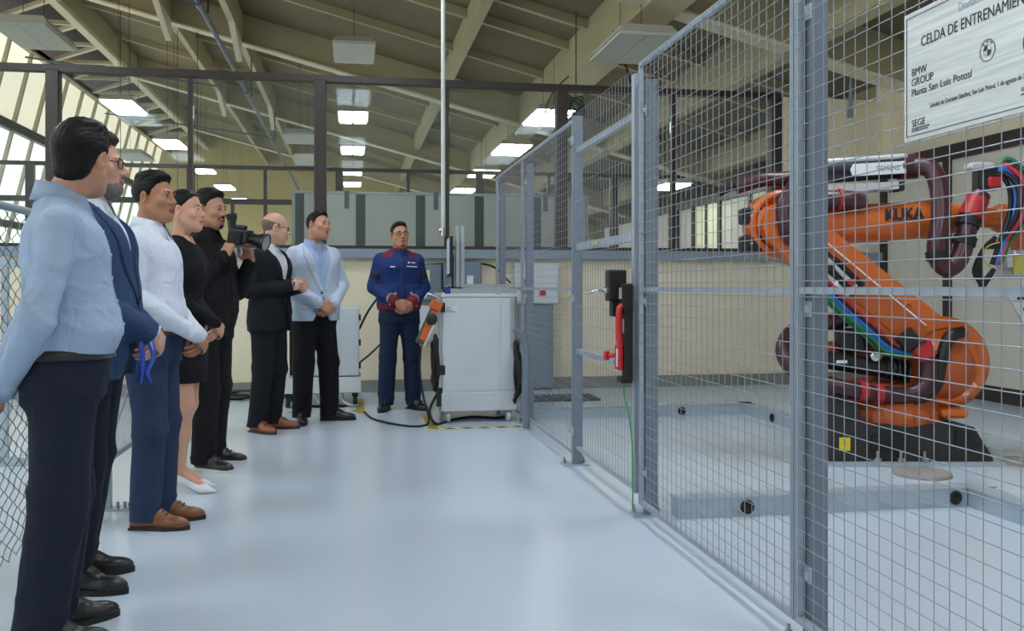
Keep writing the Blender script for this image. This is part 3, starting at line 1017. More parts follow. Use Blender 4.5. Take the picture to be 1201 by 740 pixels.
# dark floor grate and low grey stand by the back wall
fg = MB().bx(0, 0.75, 0, 0.45, 0, 0.02)
for i in range(14):
    fg.bx(0.02 + i * 0.053, 0.045 + i * 0.053, 0.02, 0.43, 0.02, 0.028)
tag(fg.build('floor_grate', mat('dark_grate', (70, 74, 76), 0.5, metal=0.4), loc=(1.75, 9.0, 0)), 'dark metal floor grate behind the fence near the wall', 'grate')

# ------------------------------------------------------------------ robot arm (built in its own frame: lx to the right of the photo, lz up)
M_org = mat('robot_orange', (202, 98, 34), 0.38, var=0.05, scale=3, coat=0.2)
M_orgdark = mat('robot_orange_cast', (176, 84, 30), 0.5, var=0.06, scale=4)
M_rbase = mat('robot_base_black', (40, 38, 37), 0.55, var=0.08, bump=0.1)
M_maroon = mat('hose_maroon', (66, 32, 40), 0.35, var=0.06)
M_hred = mat('hose_clamp_red', (170, 34, 40), 0.4)
M_cblue = mat('cable_blue', (48, 110, 205), 0.4)
M_cgreen = mat('cable_green', (24, 110, 66), 0.4)
M_cred = mat('cable_red', (206, 66, 70), 0.4)
M_cyel = mat('cable_yellow', (190, 178, 70), 0.5)
M_silver = mat('silver_part', (200, 204, 210), 0.3, metal=0.3, var=0.03)
rb = empty('robot_arm', (3.585, 5.70, 0), R(-9.97)); tag(rb, 'orange six axis industrial robot arm on a black base inside the cell', 'robot')
def Mx_y(c):      # lathe axis along local -y (towards the camera)
    return axes(c, (1, 0, 0), (0, 0, 1), (0, -1, 0))
def pt(px, py, y=0.0):
    return (((px - 1050) / 176.5), y, 1.15 - (py - 337) / 176.5)
# base casting
prof = [(-0.50, 0.03), (-0.49, 0.20), (-0.46, 0.40), (-0.33, 0.41), (-0.28, 0.27), (0.33, 0.27), (0.43, 0.25), (0.55, 0.05), (0.55, 0.03)]
o = MB().prism(prof, -0.34, 0.34).build('base', M_rbase, rb)
MB().prism([(-0.24, 0.09), (-0.23, 0.2), (-0.05, 0.22), (0.0, 0.16), (0.0, 0.1)], -0.352, -0.34).build('base_recess', M_black, o)
MB().prism([(0.30, 0.14), (0.31, 0.235), (0.40, 0.225), (0.46, 0.13)], -0.352, -0.34).build('base_recess', M_black, o)
MB().bx(-0.44, -0.37, -0.346, -0.34, 0.10, 0.185).build('yellow_sticker', mat('warning_yellow', (226, 206, 40), 0.5), o)
text_obj('sticker_print', '!', 0.05, M_ink, o, axes((-0.405, -0.347, 0.13), (1, 0, 0), (0, 0, 1), (0, -1, 0)), align='CENTER')
MB().slab([(-0.54, -0.37), (0.62, -0.37), (0.62, 0.37), (-0.54, 0.37)], 0.0, 0.03).build('floor_plate', M_galv, rb)
for x, y in ((-0.2, -0.355), (-0.05, -0.355), (0.1, -0.355), (0.59, -0.2), (0.59, 0.0), (0.59, 0.2), (-0.52, -0.2), (-0.52, 0.2)):
    MB().cyl((x, y, 0.03), (x, y, 0.055), 0.025, n=6, smooth=False).cyl((x, y, 0.055), (x, y, 0.1), 0.012, n=8).build('anchor_bolt', M_steelbolt, rb)
# cast plinth discs on the floor
MB().lathe([(0.17, 0), (0.17, 0.018), (0.16, 0.024), (0, 0.024)], 24, Matrix.Translation((-0.03, -0.62, 0))).build('levelling_pad', mat('grout_grey', (150, 146, 138), 0.8), rb)
MB().lathe([(0.15, 0), (0.15, 0.018), (0.14, 0.024), (0, 0.024)], 24, Matrix.Translation((0.80, -0.25, 0))).build('levelling_pad', MATS['grout_grey'], rb)
# rotating column
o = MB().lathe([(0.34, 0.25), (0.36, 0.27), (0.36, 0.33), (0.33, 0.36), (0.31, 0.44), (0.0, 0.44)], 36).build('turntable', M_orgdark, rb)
for i in range(18):
    t = 2 * PI * i / 18
    Mt = Matrix.Rotation(t, 4, 'Z')
    MB().bx(0.335, 0.375, -0.028, 0.028, 0.275, 0.345, Mt).build('turntable_rib', M_orgdark, o)
cols = SDF()
cols.rbox((0.0, 0.0, 0.44), (0.24, 0.22, 0.08), 0.05, k=0.04)
cols.cone((0.31, 0.16, 0.62), (0.31, -0.05, 0.62), 0.25, 0.25, k=0.05)
cols.rbox((0.16, 0.10, 0.52), (0.20, 0.10, 0.14), 0.05, k=0.08)
V, F = cols.mesh(0.016)
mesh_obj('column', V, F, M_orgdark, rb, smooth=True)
# shoulder drum
MB().lathe([(0.0, 0.0), (0.27, 0.0), (0.285, 0.015), (0.285, 0.07), (0.25, 0.10), (0.235, 0.10), (0.225, 0.085), (0.0, 0.085)], 40, Mx_y((0.33, -0.10, 0.64))).build('shoulder_drum', M_org, rb)
MB().lathe([(0.30, -0.10), (0.315, -0.09), (0.315, 0.02), (0.30, 0.03)], 40, Mx_y((0.35, -0.06, 0.64))).build('shoulder_rim', M_org, rb)
# link arm: tapered plate from shoulder to elbow
A2 = Vector((0.30, 0, 0.66)); A3 = Vector((-0.73, 0, 1.56))
def link_outline(p, q, r0, r1, waist=None, n=14):
    d = (q - p).normalized(); nx = Vector((-d.z, 0, d.x))
    a0 = math.atan2(nx.z, nx.x)
    out = []
    for i in range(n + 1):
        t = a0 + PI * i / n
        out.append((p.x + r0 * math.cos(t), p.z + r0 * math.sin(t)))
    for i in range(n + 1):
        t = a0 + PI + PI * i / n
        out.append((q.x + r1 * math.cos(t), q.z + r1 * math.sin(t)))
    return out
ol = link_outline(A2, A3, 0.225, 0.16)
o = MB().prism(ol, -0.20, -0.06, smooth=False).build('link_arm', M_org, rb)
bv = o.modifiers.new('b', 'BEVEL'); bv.width = 0.02; bv.segments = 3
d = (A3 - A2).normalized(); nn = Vector((-d.z, 0, d.x))
pa = A2 + d * 0.30 - nn * 0.02; pb2 = A2 + d * 1.05 - nn * 0.0
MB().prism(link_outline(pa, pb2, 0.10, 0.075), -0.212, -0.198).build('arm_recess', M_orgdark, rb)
MB().tube([tuple(A2 + d * 0.25 - nn * 0.10 + Vector((0, -0.21, 0))), tuple(A2 + d * 1.12 - nn * 0.08 + Vector((0, -0.21, 0)))], 0.006, 6).build('arm_edge_line', M_label, rb)
for t_, s_ in ((0.35, 0.12), (0.55, 0.11), (0.8, 0.10), (0.42, -0.12)):
    c = A2 + d * t_ + nn * s_
    MB().lathe([(0.022, 0), (0.022, 0.012), (0.012, 0.012), (0.012, 0.002), (0.0, 0.002)], 14, Mx_y((c.x, -0.20, c.z))).build('boss', M_orgdark, rb)
# elbow housing and motors
MB().lathe([(0.21, -0.16), (0.23, -0.14), (0.23, 0.03), (0.21, 0.05), (0.185, 0.05), (0.175, 0.02), (0.0, 0.02)], 36, Mx_y((-0.73, -0.06, 1.575))).build('elbow_housing', M_org, rb)
MB().lathe([(0.13, 0.0), (0.13, 0.04), (0.10, 0.06), (0.0, 0.06)], 28, Mx_y((-0.72, -0.08, 1.575))).build('elbow_cover', M_black, rb)
for z in (1.63, 1.445):
    o = MB().bx(-1.0, -0.85, -0.10, 0.03, z - 0.055, z + 0.055, bev=0.015).bx(-0.87, -0.78, -0.085, 0.015, z - 0.04, z + 0.04).build('motor', M_black, rb)
    MB().cyl((-0.94, -0.101, z), (-0.94, -0.108, z), 0.01, n=8).build('motor_screw', M_cyel, o)
MB().bx(-0.74, -0.66, -0.30, -0.292, 1.50, 1.56).build('type_plate', M_label, rb)
MB().lathe([(0.07, 0.0), (0.07, 0.10), (0.06, 0.12), (0, 0.12)], 18, axes((-0.70, -0.2, 1.44), (0, 1, 0), (-0.3, 0, 1), (1, 0, 0.3))).build('hose_clamp', M_hred, rb)
# forearm
fa = SDF()
fa.cone((-0.80, 0.0, 1.585), (-0.55, 0.0, 1.565), 0.15, 0.14, k=0.04)
fa.cone((-0.60, 0.0, 1.56), (0.36, 0.0, 1.615), 0.135, 0.125, k=0.03)
fa.cone((0.30, 0.0, 1.61), (0.52, 0.0, 1.625), 0.12, 0.085, k=0.04)
V, F = fa.mesh(0.014)
fo = mesh_obj('forearm', V, F, M_org, rb, smooth=True)
MB().cyl((0.50, 0, 1.625), (0.80, 0, 1.62), 0.068, n=20).build('forearm_tube', M_org, rb)
text_obj('lettering', 'KUKA', 0.11, M_ink, rb, axes((-0.06, -0.137, 1.595), Vector((1, 0, 0.05)).normalized(), Vector((-0.05, 0, 1)).normalized(), (0, -1, 0)), sx=0.86, extrude=0.006, bold=0.003)
# wrist and tool
wr_ = SDF().cone((0.80, 0.02, 1.62), (0.95, 0.02, 1.60), 0.10, 0.09, k=0.03).rbox((0.98, 0, 1.50), (0.10, 0.1, 0.14), 0.04, k=0.05)
V, F = wr_.mesh(0.014)
mesh_obj('wrist', V, F, M_org, rb, smooth=True)
MB().bx(0.80, 1.05, -0.12, 0.12, 1.22, 1.40, bev=0.02).bx(0.75, 0.86, -0.14, 0.02, 1.28, 1.36, bev=0.01).build('gripper_body', M_silver, rb)
MB().bx(0.79, 0.90, -0.15, -0.12, 1.24, 1.36).build('valve_block', M_cyel, rb)
brk = [(0.74, 1.12), (0.90, 1.16), (1.10, 0.80), (1.02, 0.74), (0.92, 0.80)]
tb = MB().prism(brk, -0.14, -0.12).build('tool_bracket', M_silver, rb)
for k in range(4):
    cx, cz_ = 0.85 + 0.04 * k, 1.08 - 0.075 * k
    MB().box((cx, -0.142, cz_), (0.07, 0.006, 0.026), bev=0.002).build('bracket_slot', M_black, tb)
# dress pack on the forearm: linear retract unit
ux = Vector((1, 0, 0.055)).normalized(); uz = Vector((-0.055, 0, 1)).normalized()
rt = empty  # (name kept short below)
MB().cyl((-0.60, -0.05, 1.915), (0.16, -0.05, 1.965), 0.075, n=20).build('retract_tube', M_black, rb)
MB().cyl((-0.62, -0.05, 1.914), (-0.54, -0.05, 1.919), 0.088, n=20).build('tube_collar', M_black, rb)
MB().cyl((0.06, -0.05, 1.959), (0.18, -0.05, 1.967), 0.085, n=20).build('tube_collar', M_maroon, rb)
MB().tube([(-0.52, -0.095, 1.985), (0.10, -0.095, 2.028)], 0.020, 8).build('slide_rail', M_silver, rb)
MB().bx(-0.56, 0.02, -0.16, 0.02, -0.02, 0.03, axes((0, 0, 1.822), ux, (0, 1, 0), uz)).build('mount_rail', M_silver, rb)
MB().bx(0.02, 0.07, -0.14, 0.0, -0.03, 0.03, axes((0, 0, 1.822), ux, (0, 1, 0), uz)).build('rail_end', M_blackmatt, rb)
lb = MB().prism([(-0.27, 0.015), (-0.25, 0.05), (0.10, 0.052), (0.10, -0.03), (-0.26, -0.03)], -0.132, -0.126, axes((-0.02, 0, 1.935), ux, (0, 1, 0), uz)).build('paper_label', M_label, rb)
text_obj('label_print', 'SIEMENS', 0.05, mat('teal_print', (96, 124, 130), 0.5), rb, axes((-0.12, -0.133, 1.923), ux, uz, (0, -1, 0)), sx=0.85)
def hose(pts, r, m, name='hose', n=10):
    return MB().tube(spline(pts, 8), r, n).build(name, m, rb)
hose([(-1.02, 0.02, 1.83), (-0.85, 0.0, 1.88), (-0.70, -0.02, 1.885), (-0.55, -0.05, 1.90)], 0.05, M_maroon)
hose([(-1.14, 0.02, 1.79), (-1.06, 0.02, 1.83), (-1.0, 0.02, 1.84)], 0.028, M_black)
hose([(-0.56, -0.12, 1.88), (-0.67, -0.16, 1.82), (-0.75, -0.2, 1.68), (-0.74, -0.22, 1.53), (-0.70, -0.2, 1.46)], 0.055, M_maroon)
hose([(-0.55, -0.13, 1.73), (-0.40, -0.15, 1.735), (-0.30, -0.16, 1.73), (-0.24, -0.15, 1.72)], 0.062, M_maroon)
MB().cyl((-0.385, -0.15, 1.735), (-0.36, -0.15, 1.735), 0.072, n=18).build('red_ring', M_hred, rb)
MB().sphere((-0.24, -0.15, 1.725), 0.06).build('hose_plug', mat('hose_cap_brown', (86, 60, 56), 0.4), rb)
big = [(0.16, -0.08, 1.965), (0.24, -0.13, 1.94), (0.275, -0.18, 1.82), (0.27, -0.22, 1.60), (0.235, -0.24, 1.44), (0.245, -0.24, 1.33), (0.31, -0.24, 1.275), (0.39, -0.23, 1.35), (0.45, -0.20, 1.52), (0.50, -0.17, 1.66), (0.57, -0.15, 1.77)]
hose(big, 0.062, M_maroon, 'loop_hose', 14)
for p, q, m in (((0.245, -0.24, 1.33), (0.235, -0.24, 1.39), M_blackmatt), ((0.42, -0.215, 1.43), (0.435, -0.21, 1.48), M_blackmatt), ((0.455, -0.195, 1.55), (0.475, -0.185, 1.60), M_blackmatt), ((0.48, -0.178, 1.61), (0.545, -0.155, 1.735), M_hred)):
    MB().cyl(p, q, 0.074, n=18).build('hose_sleeve', m, rb)
MB().box((0.60, -0.15, 1.87), (0.14, 0.12, 0.16), Matrix.Translation((0, 0, 0)), bev=0.02).build('hose_bracket', M_black, rb)
MB().box((0.55, -0.16, 1.95), (0.16, 0.10, 0.05), bev=0.015).build('bracket_cover', M_silver, rb)
MB().box((0.63, -0.16, 1.84), (0.10, 0.13, 0.08), bev=0.02).build('bracket_clamp', M_hred, rb)
for k, (m, dx) in enumerate(((M_black, -0.03), (M_cblue, 0.0), (M_cblue, 0.02), (M_cred, 0.045), (M_cgreen, 0.075), (M_black, 0.055), (M_black, -0.01), (M_hred, 0.03))):
    hose([(0.60, -0.18, 1.87), (0.68 + dx * 0.5, -0.2, 1.92 + dx), (0.76 + dx, -0.2 - 0.01 * k, 1.82 + dx * 0.5), (0.76 + dx * 0.9, -0.2 - 0.01 * k, 1.64), (0.69 + dx * 0.6, -0.2, 1.46), (0.64 + dx * 0.5, -0.18, 1.30)], 0.017, m, 'tool_cable', 8)
for k in range(3):
    hose([(0.64, -0.2, 1.48 - 0.03 * k), (0.56, -0.2, 1.40), (0.50 + 0.02 * k, -0.2, 1.26), (0.55, -0.2, 1.19 - 0.02 * k), (0.63, -0.2, 1.27)], 0.016, M_blackmatt, 'tool_cable', 8)
hose([(0.72, -0.2, 1.46), (0.58, -0.22, 1.42), (0.55, -0.22, 1.34), (0.6, -0.22, 1.28)], 0.005, M_cyel, 'thin_cable', 6)
# cables along the link arm
for k, (m, off) in enumerate(((M_cgreen, -0.20), (M_cblue, -0.165), (M_cblue, -0.15), (M_black, -0.13), (M_hred, -0.11), (M_cgreen, -0.185))):
    P = []
    for t_ in (0.16, 0.35, 0.55, 0.78, 0.98, 1.15):
        c = A2 + d * t_ + nn * (off * -1 * (1.0 if t_ > 0.3 else 0.4))
        sag = -0.03 if 0.3 < t_ < 0.9 else 0
        P.append((c.x, -0.235 - 0.006 * k, c.z + sag))
    hose(P, 0.013, m, 'arm_cable', 8)
for k in range(5):
    c0 = A2 + d * (0.74 + 0.03 * (k % 2)) + nn * (-0.02 + 0.038 * k); c1 = A2 + d * (1.0 + 0.03 * (k % 3)) + nn * (-0.03 + 0.038 * k)
    MB().cyl((c0.x, -0.228, c0.z), (c1.x, -0.228, c1.z), 0.017, n=10).cyl((c1.x, -0.228, c1.z), tuple(Vector((c1.x, -0.228, c1.z)) + d * 0.06), 0.009, n=8).build('valve_cylinder', (M_black, M_silver, M_black, M_silver, M_black)[k], rb)
for k, (t_, o_) in enumerate(((0.90, 0.10), (0.98, 0.04), (0.82, 0.02))):
    c0 = A2 + d * t_ + nn * o_
    MB().box((c0.x, -0.252, c0.z), (0.05, 0.03, 0.04), bev=0.006).build('valve_block', (M_label, M_black, M_hred)[k], rb)
c0 = A2 + d * 0.30 + nn * 0.06
MB().cyl((c0.x - 0.03, -0.24, c0.z + 0.03), (c0.x + 0.03, -0.24, c0.z - 0.04), 0.075, n=18).build('cable_clamp', M_black, rb)
# maroon hose from the shoulder back round the base
hose([(0.10, -0.26, 0.78), (0.16, -0.28, 0.66), (0.14, -0.29, 0.52), (0.02, -0.29, 0.45), (-0.20, -0.29, 0.46), (-0.42, -0.28, 0.50), (-0.62, -0.2, 0.56), (-0.72, -0.1, 0.70), (-0.64, 0.0, 0.84), (-0.46, -0.05, 0.90), (-0.28, -0.1, 0.95)], 0.058, M_maroon, 'loop_hose', 14)
MB().cyl((-0.30, -0.29, 0.478), (-0.25, -0.29, 0.47), 0.07, n=18).build('red_ring', M_hred, rb)
MB().cyl((-0.20, -0.29, 0.462), (-0.15, -0.29, 0.458), 0.07, n=18).build('red_ring', M_hred, rb)
MB().cyl((0.11, -0.265, 0.77), (0.155, -0.28, 0.69), 0.07, n=18).build('hose_sleeve', M_hred, rb)
hose([(0.40, -0.25, 0.86), (0.30, -0.27, 0.82), (0.24, -0.28, 0.66), (0.20, -0.28, 0.5), (0.05, -0.28, 0.40)], 0.04, M_black, 'loop_hose', 12)
# balancing cylinder left of the column
MB().cyl((-0.52, -0.2, 0.68), (0.0, -0.2, 0.60), 0.06, n=20).build('balance_cylinder', M_black, rb)
for k in range(5):
    MB().cyl((-0.10 + 0.035 * k, -0.2, 0.617 - 0.005 * k), (-0.085 + 0.035 * k, -0.2, 0.615 - 0.005 * k), 0.078, n=20).build('bellows_ring', M_black, rb)
MB().lathe([(0.034, 0), (0.034, 0.012), (0.026, 0.016), (0, 0.016)], 18, Mx_y((-0.18, -0.27, 0.70))).build('cylinder_pin', M_chrome, rb)
MB().bx(-0.43, -0.36, -0.263, -0.258, 0.655, 0.675).build('type_plate', M_label, rb)
MB().box((-0.30, -0.15, 0.80), (0.18, 0.14, 0.16), Matrix.Identity(4), bev=0.03).build('drive_motor', M_black, rb)
MB().bx(-0.55, -0.1, -0.12, 0.1, 0.62, 0.78, bev=0.03).build('counter_bracket', M_orgdark, rb)
MB().box((-0.42, -0.14, 0.86), (0.2, 0.03, 0.05), axes((0, 0, 0), (1, 0, 0.15), (0, 1, 0), (-0.15, 0, 1))).build('cover_plate', M_label, rb)
MB().bx(0.24, 0.42, -0.30, -0.10, 0.30, 0.36, bev=0.02).build('stop_block', M_org, rb)
# ------------------------------------------------------------------ white control cart
ct = empty('control_cart', (1.075, 7.74, 0)); tag(ct, 'white steel control cart on castors with hose coils on its sides', 'cart')
HW = 0.31
body = MB().bx(-HW, HW, 0, 0.62, 0.13, 1.07, bev=0.006).build('body', M_white, ct)
M_seam = mat('panel_gap', (150, 156, 162), 0.5)
M_whitep = mat('white_panel', (206, 213, 219), 0.38, var=0.02)
MB().bx(-HW + 0.015, 0.18, -0.006, 0.0, 0.27, 1.03, bev=0.003).build('front_panel', M_whitep, ct)
MB().bx(0.186, HW - 0.01, -0.006, 0.0, 0.27, 1.03, bev=0.003).build('side_strip', M_whitep, ct)
MB().bx(-HW - 0.01, HW + 0.012, -0.01, 0.62, 0.10, 0.255, bev=0.005).build('skirt', M_whitep, ct)
for x in (-HW + 0.06, HW - 0.06):
    MB().cyl((x, -0.01, 0.175), (x, -0.014, 0.175), 0.006, n=8).build('screw', M_steelbolt, ct)
lab = MB().bx(-0.285, -0.185, -0.0075, -0.006, 0.93, 0.99).build('data_plate', M_label, ct)
for k in range(4):
    MB().bx(-0.28, -0.28 + (0.05, 0.03, 0.06, 0.085)[k], -0.009, -0.0075, 0.978 - k * 0.013, 0.983 - k * 0.013).build('print_line', M_inkgrey, lab)
for x, y in ((-0.26, 0.05), (0.26, 0.05), (-0.26, 0.56), (0.26, 0.56)):
    Mc = axes((x, y, 0.045), (0, 1, 0), (0, 0, 1), (1, 0, 0))
    cc = MB().lathe([(0.012, -0.018), (0.040, -0.018), (0.045, -0.012), (0.045, 0.012), (0.040, 0.018), (0.012, 0.018)], 20, Mc).build('castor_wheel', mat('castor_grey', (196, 200, 204), 0.5), ct)
    MB().bx(x - 0.03, x + 0.03, y - 0.035, y + 0.035, 0.088, 0.102).bx(x - 0.028, x - 0.022, y - 0.02, y + 0.02, 0.03, 0.09).bx(x + 0.022, x + 0.028, y - 0.02, y + 0.02, 0.03, 0.09).build('castor_fork', M_steelbolt, ct)
# worktop with aluminium profiles
MB().bx(-HW - 0.015, HW + 0.02, -0.015, 0.63, 1.07, 1.10, bev=0.004).build('worktop', M_white, ct)
MB().bx(-HW + 0.06, HW + 0.02, -0.01, 0.03, 1.10, 1.14, bev=0.004).build('profile', M_alu, ct)
MB().bx(-HW + 0.08, HW - 0.02, 0.16, 0.2, 1.14, 1.18, bev=0.004).build('profile', M_alu, ct)
MB().bx(0.15, 0.19, -0.02, 0.04, 1.09, 1.15, bev=0.004).build('profile_joint', M_alu, ct)
MB().bx(-HW + 0.02, -HW + 0.065, -0.02, 0.03, 1.095, 1.145, bev=0.004).build('blue_end_cap', mat('cap_blue', (32, 58, 150), 0.4), ct)
for x in (-0.17, -0.13):
    MB().bx(x - 0.018, x + 0.018, 0.1, 0.14, 1.14, 1.68, bev=0.004).build('upright_profile', M_alu, ct)
MB().bx(HW + 0.0, HW + 0.03, 0.05, 0.09, 0.62, 1.07, bev=0.003).bx(HW - 0.04, HW - 0.012, -0.02, 0.0, 0.62, 1.05).build('side_profile', M_alu, ct)
MB().bx(-HW - 0.03, -HW, 0.02, 0.06, 0.25, 1.06, bev=0.003).build('side_profile', M_alu, ct)
for z in (0.98, 0.45):
    MB().bx(-HW - 0.035, -HW + 0.02, -0.012, 0.03, z - 0.04, z + 0.04).build('hinge_block', M_black, ct)
MB().bx(-HW - 0.05, -HW, 0.0, 0.04, 0.14, 0.30, bev=0.004).build('socket_box', M_black, ct)
def coil(parent, c, r, m, n=5, tiltx=0.0, name='hose_coil'):
    for k in range(n):
        rr = r * (1 - 0.07 * k)
        pts = [(c[0] + 0.012 * k * (-1) ** k * 0.3 + 0.012 * math.sin(3 * t + k), c[1] + rr * math.sin(t) * 0.8, c[2] + rr * math.cos(t) * 1.25) for t in [2 * PI * i / 26 for i in range(26)]]
        MB().tube(pts, 0.014, 7, closed=True).build(name, m, parent)
coil(ct, (-HW - 0.05, 0.14, 0.50), 0.19, M_blackmatt)
coil(ct, (HW + 0.006, 0.03, 0.42), 0.21, M_blackmatt)
MB().cyl((HW - 0.0, 0.03, 0.68), (HW + 0.05, 0.03, 0.67), 0.022, n=10).build('coil_hook', mat('hook_brown', (120, 96, 78), 0.6), ct)
MB().cyl((-HW, 0.18, 0.70), (-HW - 0.09, 0.18, 0.69), 0.016, n=10).build('coil_hook', M_alu, ct)
# monitor seen almost edge on
mo = empty('monitor', (0.84, 7.86, 1.14)); tag(mo, 'flat screen monitor seen edge on standing on the cart', 'monitor')
Mm = Matrix.Rotation(R(-93), 4, 'Z')
MB().bx(-0.22, 0.22, -0.015, 0.015, 0.10, 0.44, Mm, bev=0.006).build('casing', M_black, mo)
MB().bx(-0.205, 0.205, -0.0175, -0.015, 0.125, 0.425, Mm).build('screen', emit_mat('screen_pale', (168, 184, 204), 0.12), mo)
MB().bx(-0.03, 0.03, 0.015, 0.03, 0.0, 0.3, Mm).bx(-0.09, 0.09, -0.06, 0.10, 0.0, 0.012, Mm).build('stand', M_blackmatt, mo)
kb = MB().bx(-0.13, 0.13, -0.06, 0.06, 0, 0.015, bev=0.004)
for r_ in range(4):
    for c_ in range(10):
        kb.bx(-0.12 + c_ * 0.0243, -0.10 + c_ * 0.0243, -0.052 + r_ * 0.027, -0.03 + r_ * 0.027, 0.015, 0.021)
# cable bundle on the worktop
cb = empty('cable_bundle', (0.82, 7.80, 1.10)); tag(cb, 'loose pale cables lying on the worktop below the monitor', 'cable')
for k in range(5):
    MB().tube(spline([(-0.06 + 0.02 * k, -0.02 + 0.015 * k, 0.012), (-0.03 + 0.01 * k, 0.02, 0.03 + 0.01 * k), (0.03 - 0.015 * k, 0.03, 0.025), (0.05 - 0.01 * k, 0.08 + 0.01 * k, 0.02)], 6), 0.006, 6).build('cable', (M_alu, M_blackmatt)[k % 2], cb)
# teach pendant hung on the cart
tp = empty('teach_pendant', (0.645, 7.72, 0.86)); tag(tp, 'orange and grey hand pendant hung on the left of the cart', 'pendant')
Mt = Matrix.Rotation(R(24), 4, 'Y')
MB().bx(-0.035, 0.035, -0.03, 0.03, -0.20, 0.17, Mt, bev=0.01).build('housing', mat('pendant_grey', (70, 72, 76), 0.5), tp)
MB().bx(-0.02, 0.038, -0.036, -0.03, -0.16, 0.10, Mt, bev=0.004).bx(-0.05, 0.05, -0.04, 0.03, 0.11, 0.19, Mt, bev=0.01).build('orange_cover', M_org, tp)
MB().bx(0.035, 0.055, -0.03, 0.02, -0.20, 0.02, Mt, bev=0.004).build('white_side', M_label, tp)
MB().sphere((0.01, -0.045, 0.03), (0.05, 0.02, 0.05), M=Mt).build('stop_knob', M_black, tp)
MB().tube([(-0.03, 0.0, 0.2), (-0.01, 0.0, 0.24), (0.09, 0.0, 0.20), (0.10, 0.0, 0.10), (0.06, 0.0, 0.04)], 0.008, 6).build('bracket', M_alu, tp)
pc = MB().tube(spline([(0.58, 7.72, 0.66), (0.57, 7.70, 0.45), (0.60, 7.66, 0.22), (0.64, 7.62, 0.05), (0.58, 7.55, 0.012), (0.42, 7.6, 0.012), (0.2, 8.0, 0.012), (0.12, 8.5, 0.012)], 8), 0.009, 7).build('pendant_cable', M_blackmatt)
tag(pc, 'black cable dropping from the hand pendant onto the floor', 'cable')
fc = MB().tube(spline([(0.74, 7.9, 0.25), (0.66, 7.8, 0.1), (0.70, 7.62, 0.014), (0.85, 7.85, 0.012), (1.05, 8.0, 0.012), (1.25, 7.9, 0.012), (1.4, 8.05, 0.012)], 8), 0.012, 7).build('floor_cable', M_blackmatt)
tag(fc, 'black cable curling on the floor under the cart', 'cable')
# pole from the roof above the cart
pl = empty('roof_pole', (0.80, 8.05, 0)); tag(pl, 'thin white pole dropping from the roof to the cart', 'pole')
MB().cyl((0, 0, 1.66), (0, 0, zb(0.8) + 0.5), 0.019, n=12).build('tube', mat('pole_white', (206, 210, 208), 0.4), pl)
MB().sphere((-0.02, 0, 1.65), 0.022).cyl((0, 0, 1.60), (0, 0, 1.68), 0.022, n=12).build('end_fitting', M_chrome, pl)

# ------------------------------------------------------------------ robot controller cabinet behind the group
kc = empty('controller_cabinet', (-0.25, 8.95, 0)); tag(kc, 'low white controller cabinet behind the man in the pale blazer', 'cabinet')
MB().bx(-0.33, 0.33, 0, 0.55, 0.30, 0.96, bev=0.006).build('body', M_white, kc)
MB().bx(-0.15, 0.325, -0.01, 0.0, 0.31, 0.95, bev=0.004).build('door', M_whitep, kc)
MB().bx(-0.325, -0.155, -0.012, 0.0, 0.31, 0.95, bev=0.004).build('black_panel', M_black, kc)
for z in (0.42, 0.50):
    MB().cyl((-0.24, -0.012, z), (-0.24, -0.03, z), 0.024, n=14).build('rotary_switch', M_alu, kc)
MB().bx(-0.10, -0.06, -0.03, -0.01, 0.55, 0.75, bev=0.005).build('door_handle', M_black, kc)
for z in (0.40, 0.62, 0.86):
    MB().bx(0.325, 0.345, -0.015, 0.02, z - 0.03, z + 0.03).build('hinge', M_black, kc)
MB().bx(-0.40, 0.35, -0.03, 0.56, 0.14, 0.29, bev=0.006).build('plinth', M_white, kc)
for x, y in ((-0.34, 0.05), (0.29, 0.05), (-0.34, 0.5), (0.29, 0.5)):
    MB().lathe([(0.01, -0.02), (0.05, -0.02), (0.055, 0), (0.05, 0.02), (0.01, 0.02)], 18, axes((x, y, 0.055), (0, 1, 0), (0, 0, 1), (1, 0, 0))).bx(x - 0.03, x + 0.03, y - 0.03, y + 0.03, 0.10, 0.14).build('castor', M_black, kc)
for k in range(4):
    MB().tube(spline([(-0.2 + 0.12 * k, 0.1, 0.2), (-0.18 + 0.12 * k, 0.0, 0.06), (-0.08 + 0.12 * k, -0.02, 0.014), (0.05 + 0.1 * k, 0.1, 0.014)], 6), 0.014, 7).build('cable', (M_blackmatt, M_galv)[k % 2], kc)
c = MB().tube(spline([(0.08, 8.98, 0.75), (0.18, 9.4, 0.92), (0.35, 9.9, 1.12), (0.55, 10.05, 1.35), (0.9, 10.08, 1.40), (1.5, 10.08, 1.40), (1.75, 10.06, 1.2)], 8), 0.012, 7).build('wall_cable', M_blackmatt)
tag(c, 'black cable slanting from the cabinet up along the back wall', 'cable')
c = MB().tube(spline([(0.08, 8.98, 0.42), (0.2, 9.4, 0.48), (0.4, 9.9, 0.62), (0.7, 10.08, 0.8)], 8), 0.010, 7).build('wall_cable', M_blackmatt)
tag(c, 'lower black cable slanting across the cream wall beside the cabinet', 'cable')
cl = empty('cable_heap', (-1.35, 9.75, 0)); tag(cl, 'heap of dark green cables on the floor by the back wall', 'cable')
random.seed(5)
for k in range(7):
    pts = [(random.uniform(-0.35, 0.35) + 0.1 * j, random.uniform(-0.15, 0.15), 0.015 + 0.02 * (k % 4)) for j in range(5)]
    MB().tube(spline(pts, 6), 0.013, 6).build('cable', M_gcable if k % 2 else M_blackmatt, cl)

